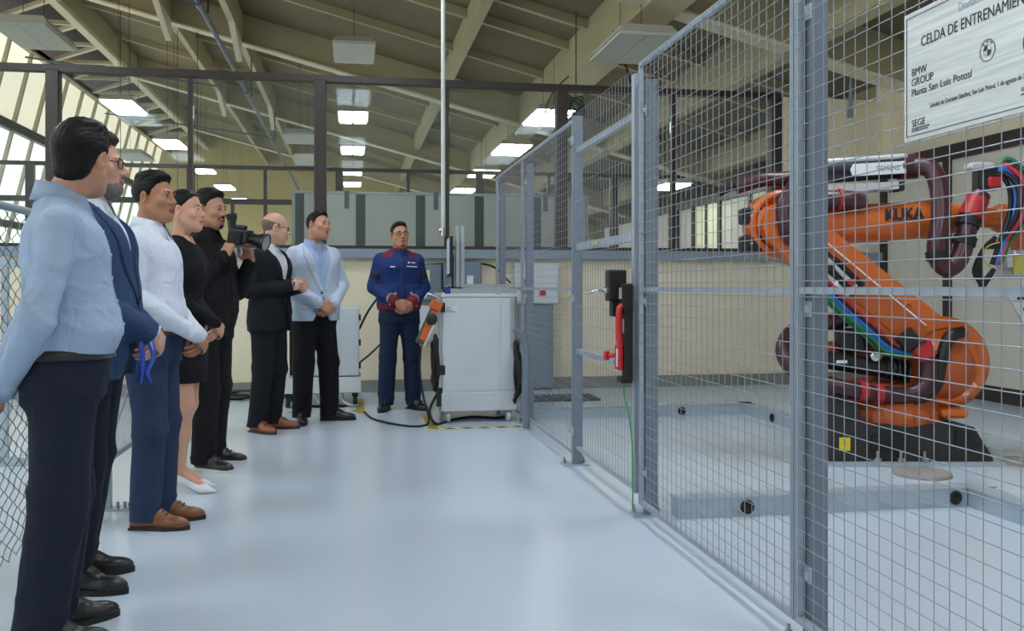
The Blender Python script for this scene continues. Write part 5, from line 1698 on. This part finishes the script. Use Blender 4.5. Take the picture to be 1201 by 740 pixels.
def person(label, pos, rot, H, headrot, pitch, roll, arms, feet, skin, hair, top, bottom, shoes, female=False, bulk=1.0, belly=0.0, facial=None, glass=None, res=0.011, seed=0.0, wide=1.0, nose=1.0, jaw=1.0, hairstyle='short', headlean=(0, 0)):
    s = H / 1.745
    root = empty('person', (pos[0], pos[1], 0), R(rot))
    root.scale = (s, s, s)
    tag(root, label, 'person', 'people watching the robot cell')
    m_skin = mat('skin_%d_%d_%d' % skin, skin, 0.5, var=0.05, scale=14, bump=0.06, bscale=120)
    m_lip = mat('lips_%d_%d_%d' % skin, tuple(int(a * b) for a, b in zip(skin, (0.82, 0.62, 0.60))), 0.4, var=0.04)
    m_hair = mat('hair_%d_%d_%d' % hair, hair, 0.5, spec=0.22, var=0.15, scale=8, stretch=(30, 3, 3))
    HZ = 1.622
    Mh = Matrix.Translation((headlean[0], 0.012 + headlean[1], HZ)) @ Matrix.Rotation(R(headrot - rot), 4, 'Z') @ Matrix.Rotation(R(pitch), 4, 'X') @ Matrix.Rotation(R(roll), 4, 'Y')
    # ---- body: one mesh (head, neck, hands, trunk, limbs)
    neck = Mh.inverted() @ Vector((0, -0.022, 1.46))
    hV, hF = head_field(tuple(neck), female, wide, nose, jaw).mesh(0.0042)
    cen = hV[hF].mean(1)
    lip = (np.abs(cen[:, 0]) < 0.0235) & (cen[:, 1] > 0.083) & (cen[:, 2] < -0.0545 - 0.1 * np.abs(cen[:, 0])) & (cen[:, 2] > -0.0775 + 0.25 * np.abs(cen[:, 0]))
    parts = [(xf(Mh, hV), hF, lip.astype(int).tolist())]
    for sx in (-1, 1):
        e = MB().sphere((sx * 0.032, 0.0770, 0.0065), 0.0125, 12, 8)
        parts.append((xf(Mh, np.array(e.v)), [f for f in e.f], 2))
        e = MB().sphere((sx * 0.0315, 0.0862, 0.0065), (0.0068, 0.0050, 0.0068), 12, 8)
        parts.append((xf(Mh, np.array(e.v)), [f for f in e.f], 3))
    b = SDF()
    b.loft(torso(0.86, 1.48, -0.014, bulk, belly, female=female), k=0.03)
    for side, sx in (('R', 1), ('L', -1)):
        sh = (sx * (0.166 if not female else 0.142), -0.012, 1.385)
        A = arms[side]
        b.cone((sx * 0.05, -0.015, 1.425), sh, 0.034, 0.038, k=0.03)
        b.cone(sh, A['e'], 0.040, 0.034, k=0.02)
        b.cone(A['e'], A['w'], 0.034, 0.027, k=0.015)
    for (fx, fy, fa), sx in zip(feet, (1, -1)):
        if female:
            kn = (fx * 0.5 + sx * 0.04, fy * 0.5 + 0.015, 0.50)
            b.cone((sx * 0.078, 0, 0.88), kn, 0.082, 0.050, k=0.03)
            b.cone(kn, (fx, fy - 0.028, 0.33), 0.047, 0.050, k=0.03)
            b.cone((fx, fy - 0.028, 0.33), (fx, fy - 0.03, 0.15), 0.046, 0.029, k=0.03)
            dv = Vector((0, 1)); dv.rotate(Matrix.Rotation(R(fa), 2))
            b.cone((fx - dv.x * 0.03, fy - dv.y * 0.045, 0.115), (fx - dv.x * 0.03, fy - dv.y * 0.045, 0.15), 0.024, 0.027, k=0.02)
            b.cone((fx - dv.x * 0.03, fy - dv.y * 0.03, 0.125), (fx + dv.x * 0.09, fy + dv.y * 0.09, 0.040), 0.026, 0.026, k=0.02)
        else:
            kn = (fx * 0.6 + sx * 0.035, fy * 0.5 + 0.015, 0.50)
            b.cone((sx * 0.088, 0, 0.88), kn, 0.080, 0.052, k=0.03)
            b.cone(kn, (fx, fy - 0.015, 0.10), 0.048, 0.034, k=0.03)
    bV, bF = b.mesh(0.008 if female else 0.013)
    parts.append((bV, bF, 0))
    for side in ('R', 'L'):
        A = arms[side]
        V, F = hand_at(A['w'], A['f'], A['n'], side, A.get('c', 0.5), A.get('sp', 0.0), A.get('th', 0.5))
        parts.append((V, F, 0))
    V, F, fm = join_meshes(parts)
    mesh_obj('body', V, F, [m_skin, m_lip, M_eyew, M_iris], root, smooth=True, fm=fm)
    # ---- hair, brows, facial hair, glasses
    V, F = hair_field(hairstyle).mesh(0.0042, strands(0.0011 if hairstyle != 'bald' else 0.0005))
    mesh_obj('hair', xf(Mh, V), F, m_hair, root, smooth=True)
    mb = MB()
    for sx in (-1, 1):
        mb.tube([Mh @ Vector(p) for p in ((sx * 0.015, 0.0945, 0.0245), (sx * 0.030, 0.0915, 0.0285), (sx * 0.047, 0.080, 0.0245))], [0.0036, 0.0040, 0.0022] if not female else [0.0026, 0.0026, 0.0015], 6)
    mb.build('eyebrows', m_hair, root)
    if facial:
        fh = SDF()
        mfh = mat('facial_hair_%d_%d_%d' % facial[1], facial[1], 0.7, var=0.15, scale=60)
        if 'm' in facial[0]:
            for sx in (-1, 1):
                fh.cone((0, 0.0975, -0.046), (sx * 0.030, 0.082, -0.056), 0.0072, 0.0050, k=0.006)
        if 'g' in facial[0]:
            fh.ell((0, 0.074, -0.098), (0.026, 0.020, 0.022), k=0.01)
            for sx in (-1, 1):
                fh.cone((sx * 0.030, 0.082, -0.056), (sx * 0.020, 0.074, -0.092), 0.006, 0.010, k=0.01)
        if 'b' in facial[0]:
            fh.ell((0, 0.056, -0.088), (0.047, 0.046, 0.046), k=0.01)
            for sx in (-1, 1):
                fh.cone((sx * 0.060 * wide, 0.0, -0.030), (sx * 0.032, 0.058, -0.09), 0.018, 0.020, k=0.02)
            fh.cone((-0.02, 0.10, -0.064), (0.02, 0.10, -0.064), 0.010, 0.010, k=0.004, op='s')
            fh.ops.append((lambda P: (P[..., 2] + 0.046) * 1.0 - np.maximum(0.02 - P[..., 1], 0) * 0.8, None, None, 'i', 0.006))
        V, F = fh.mesh(0.0040, strands(0.0006))
        mesh_obj('beard' if 'b' in facial[0] else 'moustache', xf(Mh, V), F, mfh, root, smooth=True)
    if glass:
        glasses(root, Mh, mat('spectacle_frame', (20, 20, 24), 0.3, var=0.02))
    # ---- legs
    if bottom:
        m_tr = cloth('trousers_%d_%d_%d' % bottom['rgb'], bottom['rgb'])
        t = SDF()
        lo = bottom.get('hem', 0.045); wr_ = bottom.get('r', (0.098, 0.076, 0.072))
        t.loft(torso(0.82, 0.99, 0.008, bulk, belly * 0.5), k=0.02)
        for (fx, fy, fa), sx in zip(feet, (1, -1)):
            kn = (fx * 0.6 + sx * 0.035, fy * 0.5 + 0.02, 0.50)
            t.cone((sx * 0.084, -0.005, 0.86), kn, wr_[0] * bulk, wr_[1], k=0.035)
            t.ell((sx * 0.075, -0.055, 0.87), (0.085, 0.075, 0.10), k=0.05)
            t.cone(kn, (fx, fy - 0.012, 0.02), wr_[1], wr_[2], k=0.03)
        t.cut((0, 0, -1), -lo)
        V, F = t.mesh(res, folds(bottom.get('fold', 0.0028), seed, leg=True))
        mesh_obj('trousers', V, F, m_tr, root, smooth=True)
        if bottom.get('belt'):
            def sec(z):
                q = torso(0.82, 1.03, 0.010, bulk, belly * 0.6)
                q = np.array(q)
                return [np.interp(z, q[:, 0], q[:, j]) for j in (2, 3, 4)]
            m_b = mat('belt_%d_%d_%d' % bottom['belt'], bottom['belt'], 0.4, var=0.1)
            bo = band(sec, 0.950, 0.984, 0.008).build('belt', m_b, root)
            cy, rx, ry = sec(0.967)
            MB().box((0, cy + ry + 0.010, 0.967), (0.042, 0.006, 0.036), bev=0.003).build('buckle', M_steelbolt, bo)
    # ---- shoes
    m_s = mat('shoe_%d_%d_%d' % shoes['rgb'], shoes['rgb'], shoes.get('rough', 0.35), var=0.12, scale=12)
    m_so = mat('sole_%d_%d_%d' % shoes['sole'], shoes['sole'], 0.6, var=0.05)
    for (fx, fy, fa), side in zip(feet, 'RL'):
        add_shoe(root, fx, fy, fa, shoes['style'], m_s, m_so, None if not shoes.get('lace') else mat('laces_%d_%d_%d' % shoes['lace'], shoes['lace'], 0.7), side)
    # ---- upper clothing
    k = top['kind']
    m_top = cloth('cloth_%s_%d_%d_%d' % ((k,) + top['rgb']), top['rgb'], 0.8 if k == 'shirt' else 0.55)
    def arm_cloth(f, r0, r1, r2, sh_r=0.060, end=1.0):
        for side, sx in (('R', 1), ('L', -1)):
            shx = 0.166 * (1 + (bulk - 1) * 0.6) if not female else 0.140
            sh = (sx * shx, -0.012, 1.386)
            A = arms[side]
            w2 = tuple(A['e'][j] + (A['w'][j] - A['e'][j]) * end for j in range(3))
            f.cone((sx * 0.045, -0.020, 1.440), sh, sh_r * 0.66, sh_r, k=0.035)
            f.cone(sh, A['e'], r0, r1, k=0.014)
            f.cone(A['e'], w2, r1, r2, k=0.012)
    if k in ('shirt', 'blackshirt'):
        f = SDF()
        z0 = 0.960 if k == 'shirt' else 0.88
        f.loft(torso(z0, 1.478, 0.010 if k == 'shirt' else 0.014, bulk, belly), k=0.03)
        arm_cloth(f, 0.060, 0.052, 0.041)
        if k == 'shirt':      # slight overhang of the tucked cloth above the belt
            f.loft([(0.985, 0, belly * 0.45, 0.172 * bulk, 0.122 * bulk + belly * .5), (1.03, 0, belly * 0.5, 0.182 * bulk, 0.132 * bulk + belly * .6), (1.11, 0, belly * 0.55, 0.166 * bulk, 0.118 * bulk + belly * .6)], k=0.03)
        V, F = f.mesh(res, folds(top.get('fold', 0.0030), seed, zmin=z0 + 0.03))
        so = mesh_obj('shirt', V, F, m_top, root, smooth=True)
        collar(root, m_top, up=top.get('collar', 0.044), spread=1.5)
        pr = Proj(V, F)
        pr.strip([(-0.015, 1.44), (-0.014, 1.02)], [(0.015, 1.44), (0.014, 1.02)], off=0.003, n=30, m=2).build('placket', m_top, root)
        m_bt = mat('shirt_button', (225, 225, 222), 0.3, var=0.02)
        for z in (1.38, 1.30, 1.22, 1.14, 1.06):
            h_ = pr.t.ray_cast(Vector((0, 0.6, z)), Vector((0, -1, 0)))
            if h_[0] is not None:
                MB().cyl(h_[0] + Vector((0, 0.004, 0)), h_[0] + Vector((0, 0.007, 0)), 0.0055, n=8).build('button', m_bt if k == 'shirt' else M_black, root)
        for side in 'RL':     # cuffs
            A = arms[side]
            e, w2 = Vector(A['e']), Vector(A['w'])
            u = (w2 - e).normalized()
            MB().cyl(w2 - u * 0.055, w2 + u * 0.006, 0.044, 0.042, n=16, cap=False).build('cuff', m_top, root).modifiers.new('s', 'SOLIDIFY').thickness = 0.004
    elif k == 'blazer':
        # shirt inside
        m_sh = cloth('inner_shirt_%d_%d_%d' % top['shirt'], top['shirt'], 0.3)
        f = SDF()
        f.loft(torso(0.98, 1.478, 0.006, bulk, belly), k=0.03)
        V, F = f.mesh(res, folds(0.0018, seed))
        mesh_obj('shirt', V, F, m_sh, root, smooth=True)
        Pi = Proj(V, F)
        Pi.strip([(-0.012, 1.43), (-0.012, 1.05)], [(0.012, 1.43), (0.012, 1.05)], off=0.003, n=24, m=2).build('placket', m_sh, root)
        collar(root, m_sh, spread=1.3)
        f = SDF()
        f.loft(torso(top.get('hem', 0.80), 1.472, 0.026, bulk, belly, flare=0.022), k=0.03)
        arm_cloth(f, 0.067, 0.058, 0.047, sh_r=0.066, end=0.93)
        bz = top.get('button', 1.10)
        def vee(P, bz=bz):
            z = P[..., 2]
            w_ = np.where(z > bz, (z - bz) * 0.25, (bz - z) * (bz - z) * 0.9 + (bz - z) * 0.10) + 0.001
            return np.maximum((np.abs(P[..., 0]) - w_) * 0.97, 0.0 - P[..., 1])
        f.fn(vee, (-0.14, 0, 0.7), (0.14, 0.3, 1.52), k=0.006, op='s')
        V, F = f.mesh(res, folds(top.get('fold', 0.0024), seed, zmin=top.get('hem', 0.80) + 0.01))
        mesh_obj('blazer', V, F, m_top, root, smooth=True)
        pr = Proj(V, F)
        for sx in (-1, 1):
            w_ = lambda z: sx * ((z - bz) * 0.25 + 0.006)
            pr.strip([(w_(1.455), 1.455), (w_(1.36), 1.36), (w_(1.24), 1.24), (w_(bz + 0.01), bz + 0.01)], [(sx * 0.115, 1.448), (sx * 0.142, 1.375), (sx * 0.110, 1.26), (sx * 0.026, bz)], off=0.006, n=22, m=5).build('lapel', m_top, root)
            pr.strip([(sx * 0.095, 0.985), (sx * 0.165, 0.985)], [(sx * 0.095, 0.935), (sx * 0.165, 0.935)], off=0.004, n=8, m=3).build('pocket_flap', m_top, root)
        collar(root, m_top, z=1.468, r=0.076, name='jacket_collar', spread=0.9, up=0.022, pointed=False, gap=55)
        h_ = pr.t.ray_cast(Vector((0.015, 0.6, bz - 0.01)), Vector((0, -1, 0)))
        if h_[0] is not None:
            MB().cyl(h_[0], h_[0] + Vector((0, 0.008, 0)), 0.010, n=10).build('button', M_black, root)
        for side in 'RL':     # shirt cuff peeking out
            A = arms[side]
            e, w2 = Vector(A['e']), Vector(A['w'])
            u = (w2 - e).normalized()
            MB().cyl(w2 - u * 0.05, w2 + u * 0.012, 0.036, 0.036, n=14).build('shirt_cuff', m_sh, root)
    elif k == 'workjacket':
        f = SDF()
        f.loft(torso(0.93, 1.478, 0.024, bulk, belly), k=0.03)
        f.loft([(0.99, 0, 0, 0.186 * bulk, 0.138 * bulk), (1.05, 0, 0, 0.198 * bulk, 0.150 * bulk), (1.14, 0, 0, 0.19 * bulk, 0.142 * bulk)], k=0.04)
        arm_cloth(f, 0.069, 0.060, 0.042, sh_r=0.066, end=0.90)
        V, F = f.mesh(res, folds(0.0034, seed))
        c = V[F].mean(1)
        fm = np.zeros(len(F), dtype=int)
        fm[(c[:, 2] < 0.985) & (np.abs(c[:, 0]) > 0.03)] = 1
        fm[(c[:, 2] > 1.415) & (np.abs(c[:, 0]) > 0.075) & (np.abs(c[:, 0]) < 0.165)] = 1
        for side in 'RL':
            A = arms[side]
            e, w2 = np.array(A['e']), np.array(A['w'])
            t = ((c - e) @ (w2 - e)) / ((w2 - e) @ (w2 - e))
            dd = np.linalg.norm(c - e - t[:, None] * (w2 - e), axis=1)
            fm[(t > 0.74) & (t < 1.1) & (dd < 0.075)] = 1
            fm[(t > 0.70) & (t <= 0.74) & (dd < 0.075)] = 2
            sh = np.array(((1 if side == 'R' else -1) * 0.166, -0.012, 1.386))
            t = ((c - sh) @ (e - sh)) / ((e - sh) @ (e - sh))
            dd = np.linalg.norm(c - sh - t[:, None] * (e - sh), axis=1)
            fm[(t > 0.50) & (t < 0.68) & (dd < 0.085) & (np.abs(c[:, 0]) > 0.165)] = 3
        mesh_obj('jacket', V, F, [m_top, mat('trim_maroon', (108, 24, 46), 0.8), mat('trim_piping', (176, 170, 176), 0.7), mat('trim_navy', (18, 24, 48), 0.8)], root, smooth=True, fm=fm)
        pr = Proj(V, F)
        for sx in (-1, 1):
            pr.strip([(sx * 0.03, 1.345), (sx * 0.145, 1.345)], [(sx * 0.03, 1.295), (sx * 0.145, 1.300)], off=0.004, n=8, m=3).build('pocket_flap', m_top, root)
        pr.strip([(-0.022, 1.44), (-0.022, 0.95)], [(0.022, 1.44), (0.022, 0.95)], off=0.004, n=30, m=3).build('front_flap', m_top, root)
        m_w = mat('print_white', (222, 226, 232), 0.6, var=0.02)
        # name print above the pockets (wearer's left = -x)
        pr.strip([(-0.055, 1.372), (-0.075, 1.372)], [(-0.055, 1.358), (-0.075, 1.358)], off=0.004, n=3, m=2).build('chest_logo', m_w, root)
        pr.strip([(-0.09, 1.370), (-0.125, 1.368)], [(-0.09, 1.360), (-0.125, 1.358)], off=0.004, n=4, m=2).build('chest_logo', m_w, root)
        pr.strip([(-0.04, 1.334), (-0.14, 1.330)], [(-0.04, 1.326), (-0.14, 1.322)], off=0.010, n=8, m=2).build('name_print', m_w, root)
        pr.strip([(0.07, 1.330), (0.11, 1.330)], [(0.07, 1.320), (0.11, 1.320)], off=0.010, n=4, m=2).build('chest_logo', m_w, root)
        collar(root, m_top, z=1.470, r=0.074, spread=0.8, up=0.034, pointed=False, gap=26)
        # red polo at the neck
        f = SDF().cone((0, 0.0, 1.43), (0, -0.018, 1.475), 0.075, 0.066, k=0.01)
        V, F = f.mesh(0.01)
        mesh_obj('polo_neck', V, F, mat('polo_red', (150, 30, 44), 0.8), root, smooth=True)
    elif k == 'dress':
        f = SDF()
        f.loft(torso(0.86, 1.478, 0.006, 1.0, 0.0, female=True), k=0.03)
        f.loft([(0.635, 0, 0.0, 0.150, 0.118), (0.75, 0, 0, 0.168, 0.122), (0.86, 0, 0, 0.178, 0.124), (0.95, 0, -0.006, 0.172, 0.120), (1.04, 0, 0, 0.142, 0.104)], k=0.03)
        for sx in (-1, 1):
            f.ell((sx * 0.062, 0.075, 1.275), (0.060, 0.055, 0.058), k=0.045)
            f.ell((sx * 0.07, -0.06, 0.89), (0.085, 0.08, 0.095), k=0.05)
        arm_cloth(f, 0.050, 0.042, 0.033, sh_r=0.052)
        f.cone((0, 0.02, 1.47), (0, 0.0, 1.56), 0.060, 0.10, k=0.01, op='s')
        V, F = f.mesh(res, folds(0.0020, seed))
        mesh_obj('dress', V, F, m_top, root, smooth=True)
        for sx in (-1, 1):
            MB().sphere(tuple(Mh @ Vector((sx * 0.078, 0.002, -0.036))), 0.006, 8, 6).build('earring', mat('pearl', (226, 222, 214), 0.2), root)
    return root, Mh
def clasp(z=0.93, y=0.20, w=0.062, ex=0.235, ey=-0.03, ez=1.135, dz=0.0):
    return {'R': dict(e=(ex, ey, ez), w=(w, y + 0.030, z + 0.015 + dz), f=(-0.80, 0.18, -0.52), n=(-0.15, -1, -0.1), c=0.42, th=0.8),
            'L': dict(e=(-ex, ey, ez), w=(-w, y, z), f=(0.80, 0.12, -0.52), n=(0.15, -1, -0.1), c=0.50, th=0.8)}
behind = {'R': dict(e=(0.25, -0.085, 1.075), w=(0.07, -0.185, 0.855), f=(-0.75, -0.15, -0.55), n=(0.1, -1, 0.1), c=0.5, th=0.7),
          'L': dict(e=(-0.25, -0.10, 1.08), w=(-0.06, -0.205, 0.875), f=(0.75, -0.1, -0.45), n=(0.1, -1, 0.1), c=0.5, th=0.7)}
BLK = (24, 23, 25)
person('man in a light blue shirt and dark trousers seen from behind, hands behind back', (-0.925, 3.22), -73, 1.69, -18, -2, 0, behind, [(0.10, -0.075, -8), (-0.11, -0.03, 12)],
       (188, 136, 108), (16, 14, 15), dict(kind='shirt', rgb=(160, 178, 204), fold=0.0034, collar=0.056), dict(rgb=(30, 35, 52), belt=(34, 30, 30), r=(0.105, 0.086, 0.082), fold=0.0034),
       dict(style='oxford', rgb=(26, 25, 28), sole=(20, 19, 20)), bulk=1.06, belly=0.032, res=0.008, seed=1.0, hairstyle='thick', wide=1.02, headlean=(0.0, 0.042))
person('bearded man in a blue blazer and glasses, mostly hidden behind the light blue shirt', (-0.99, 3.79), -92, 1.745, -88, 0, 0, clasp(0.96, 0.21), [(0.10, -0.04, -10), (-0.10, -0.09, 12)],
       (206, 156, 136), (48, 42, 40), dict(kind='blazer', rgb=(52, 72, 106), shirt=(214, 222, 234)), dict(rgb=(26, 30, 44), r=(0.10, 0.078, 0.074)),
       dict(style='oxford', rgb=(26, 25, 27), sole=(20, 19, 20)), facial=('mb', (112, 102, 98)), glass=True, res=0.009, seed=2.0, bulk=1.03, belly=0.03, nose=1.1)
person('man in a white shirt, navy chinos and brown lace-up shoes', (-0.95, 4.68), -98, 1.70, -112, 2, 0, clasp(0.93, 0.215, dz=0.0), [(0.085, 0.005, -4), (-0.085, 0.02, 6)],
       (172, 120, 90), (16, 14, 15), dict(kind='shirt', rgb=(218, 226, 240), fold=0.0036), dict(rgb=(46, 60, 88), belt=(84, 54, 40), r=(0.098, 0.080, 0.070)),
       dict(style='oxford', rgb=(124, 76, 46), sole=(44, 30, 24), lace=(60, 40, 30)), res=0.009, seed=3.0, bulk=1.02, belly=0.02)
person('woman in a short black dress and white high heels', (-0.93, 5.43), -98, 1.70, -108, 2, 0, clasp(0.96, 0.165, w=0.05, ex=0.195, ez=1.15), [(0.062, 0.03, -4), (-0.062, -0.02, 6)],
       (206, 156, 130), (16, 14, 15), dict(kind='dress', rgb=(22, 22, 27)), None,
       dict(style='heel', rgb=(232, 232, 232), sole=(232, 232, 232), rough=0.25), female=True, res=0.009, seed=4.0, hairstyle='woman', jaw=0.85, nose=0.9)
cam_arms = {'R': dict(e=(0.235, 0.02, 1.12), w=(0.105, 0.165, 1.325), f=(-0.42, 0.25, 0.86), n=(-0.75, 0.1, -0.45), c=0.55, th=0.6),
            'L': dict(e=(-0.225, 0.08, 1.10), w=(-0.075, 0.245, 1.29), f=(0.40, 0.05, 0.90), n=(0.70, -0.2, -0.3), c=0.50, th=0.5)}
cam_root, cam_head = person('cameraman in black holding up a video camera', (-0.90, 6.13), -112, 1.77, -118, -2, 0, cam_arms, [(0.12, 0.05, -10), (-0.12, -0.03, 14)],
       (188, 136, 110), (16, 14, 15), dict(kind='blackshirt', rgb=(22, 22, 25)), dict(rgb=(24, 23, 26), r=(0.10, 0.080, 0.076)),
       dict(style='sneaker', rgb=(28, 28, 31), sole=(206, 204, 198), lace=(30, 30, 32)), facial=('mg', (34, 28, 28)), res=0.010, seed=5.0, bulk=1.08, belly=0.03, wide=1.05)
talk = {'R': dict(e=(0.235, -0.04, 1.12), w=(0.070, 0.235, 1.165), f=(-0.62, 0.70, 0.08), n=(-0.75, -0.55, -0.2), c=0.40, th=0.6),
        'L': dict(e=(-0.235, -0.04, 1.12), w=(-0.060, 0.245, 1.150), f=(0.65, 0.70, 0.05), n=(0.75, -0.55, -0.2), c=0.45, th=0.6)}
person('bald man with glasses in a dark suit and brown shoes', (-0.64, 7.58), -116, 1.745, -78, -6, 0, talk, [(0.10, -0.05, -18), (-0.10, -0.03, 20)],
       (206, 160, 138), (112, 96, 88), dict(kind='blazer', rgb=(25, 27, 35), shirt=(228, 232, 240), button=1.06), dict(rgb=(23, 25, 32), r=(0.10, 0.080, 0.074)),
       dict(style='oxford', rgb=(142, 78, 50), sole=(50, 32, 26), lace=(96, 52, 36)), glass=True, res=0.010, seed=6.0, hairstyle='bald', wide=1.03, headlean=(0, 0.04))
person('man in a pale blue blazer and black trousers, head tilted', (-0.31, 8.05), -152, 1.80, -128, 8, -10, clasp(0.97, 0.215, ex=0.268), [(0.12, 0.02, -22), (-0.13, 0.03, 58)],
       (186, 134, 108), (16, 14, 15), dict(kind='blazer', rgb=(184, 198, 216), shirt=(166, 186, 224), button=1.08, hem=0.84), dict(rgb=(20, 20, 24), r=(0.10, 0.082, 0.078)),
       dict(style='oxford', rgb=(24, 23, 25), sole=(18, 18, 19)), res=0.010, seed=7.0, bulk=1.04, belly=0.02, hairstyle='crop', headlean=(-0.02, 0.02))
person('technician in a blue work jacket with maroon trim, jeans and glasses', (0.45, 8.70), -172, 1.765, -166, 4, 3, clasp(0.985, 0.205, ex=0.235), [(0.13, 0.02, -24), (-0.13, 0.02, 26)],
       (188, 134, 104), (16, 14, 15), dict(kind='workjacket', rgb=(36, 56, 108)), dict(rgb=(32, 45, 72), r=(0.098, 0.078, 0.072), fold=0.0034),
       dict(style='boot', rgb=(34, 36, 46), sole=(24, 24, 26), lace=(40, 40, 46)), glass=True, facial=('g', (118, 84, 68)), res=0.010, seed=8.0, bulk=1.03, hairstyle='crop')

# ------------------------------------------------------------------ video camera in the cameraman's hands
vc = empty('video_camera', (0, 0, 0)); tag(vc, 'black video camera with a wide hooded lens held by the cameraman', 'camera')
_rb = Matrix.Translation((-0.90, 6.13, 0)) @ Matrix.Rotation(R(-112), 4, 'Z')
_c = _rb @ Vector((0.015, 0.235, 1.475))
vc.location = _c
vc.rotation_euler = (R(-8), 0, R(-112))
MB().bx(-0.045, 0.045, -0.07, 0.07, -0.045, 0.045, bev=0.012).build('body', M_black, vc)
Ml = axes((0, 0.06, -0.005), (1, 0, 0), (0, 0.12, 1), (0, 1, -0.12))
MB().lathe([(0.030, 0), (0.036, 0.01), (0.038, 0.06), (0.046, 0.07), (0.056, 0.11), (0.058, 0.12), (0.050, 0.12), (0.044, 0.09), (0.0, 0.09)], 24, Ml).build('lens', M_black, vc)
MB().lathe([(0.0, 0.091), (0.040, 0.092), (0.040, 0.096), (0.0, 0.098)], 20, Ml).build('front_glass', mat('lens_glass', (60, 66, 80), 0.05, spec=0.9, coat=1.0), vc)
MB().lathe([(0.046, 0.110), (0.0565, 0.110), (0.0565, 0.118), (0.046, 0.118)], 24, Ml).build('lens_ring', M_chrome, vc)
MB().tube(spline([(0, -0.05, 0.02), (0, -0.07, 0.06), (0, -0.075, 0.10)], 6), [0.026] * 13, 14).build('viewfinder', M_black, vc)
MB().cyl((0, -0.075, 0.095), (0, -0.085, 0.13), 0.032, 0.034, n=16).build('eyecup', M_blackmatt, vc)
MB().bx(0.04, 0.065, -0.06, 0.03, -0.06, 0.03, bev=0.012).build('grip', M_blackmatt, vc)
MB().bx(-0.02, 0.02, -0.03, 0.03, 0.045, 0.07, bev=0.006).build('hot_shoe', M_black, vc)
# blue glossy ribbon below the hands of the man in the blue blazer
rbn = empty('blue_ribbon', (-0.775, 3.68, 0.885)); tag(rbn, 'bright blue shiny ribbon held by the man in the blue blazer', 'ribbon')
M_rib = mat('ribbon_blue', (34, 78, 190), 0.2, var=0.1, coat=0.6)
for k in range(2):
    P = spline([(0.02 - 0.03 * k, 0.0, 0.06), (0.035 - 0.04 * k, -0.01, 0.0), (0.01 - 0.02 * k, 0.0, -0.06), (0.02 - 0.04 * k, 0.01, -0.10)], 6)
    vs, fs = [], []
    for i, p in enumerate(P):
        a = 0.6 * math.sin(i * 0.25 + k)
        for s_ in (-1, 1):
            for t_ in (-0.0015, 0.0015):
                vs.append(p + Vector((0.010 * s_ * math.cos(a) - t_ * math.sin(a), 0.010 * s_ * math.sin(a) + t_ * math.cos(a), 0)))
    for i in range(len(P) - 1):
        a, b = 4 * i, 4 * i + 4
        fs += [(a, b, b + 2, a + 2), (a + 1, a + 3, b + 3, b + 1), (a, a + 1, b + 1, b), (a + 2, b + 2, b + 3, a + 3)]
    MB().add(vs, fs, True).build('ribbon_tail', M_rib, rbn)
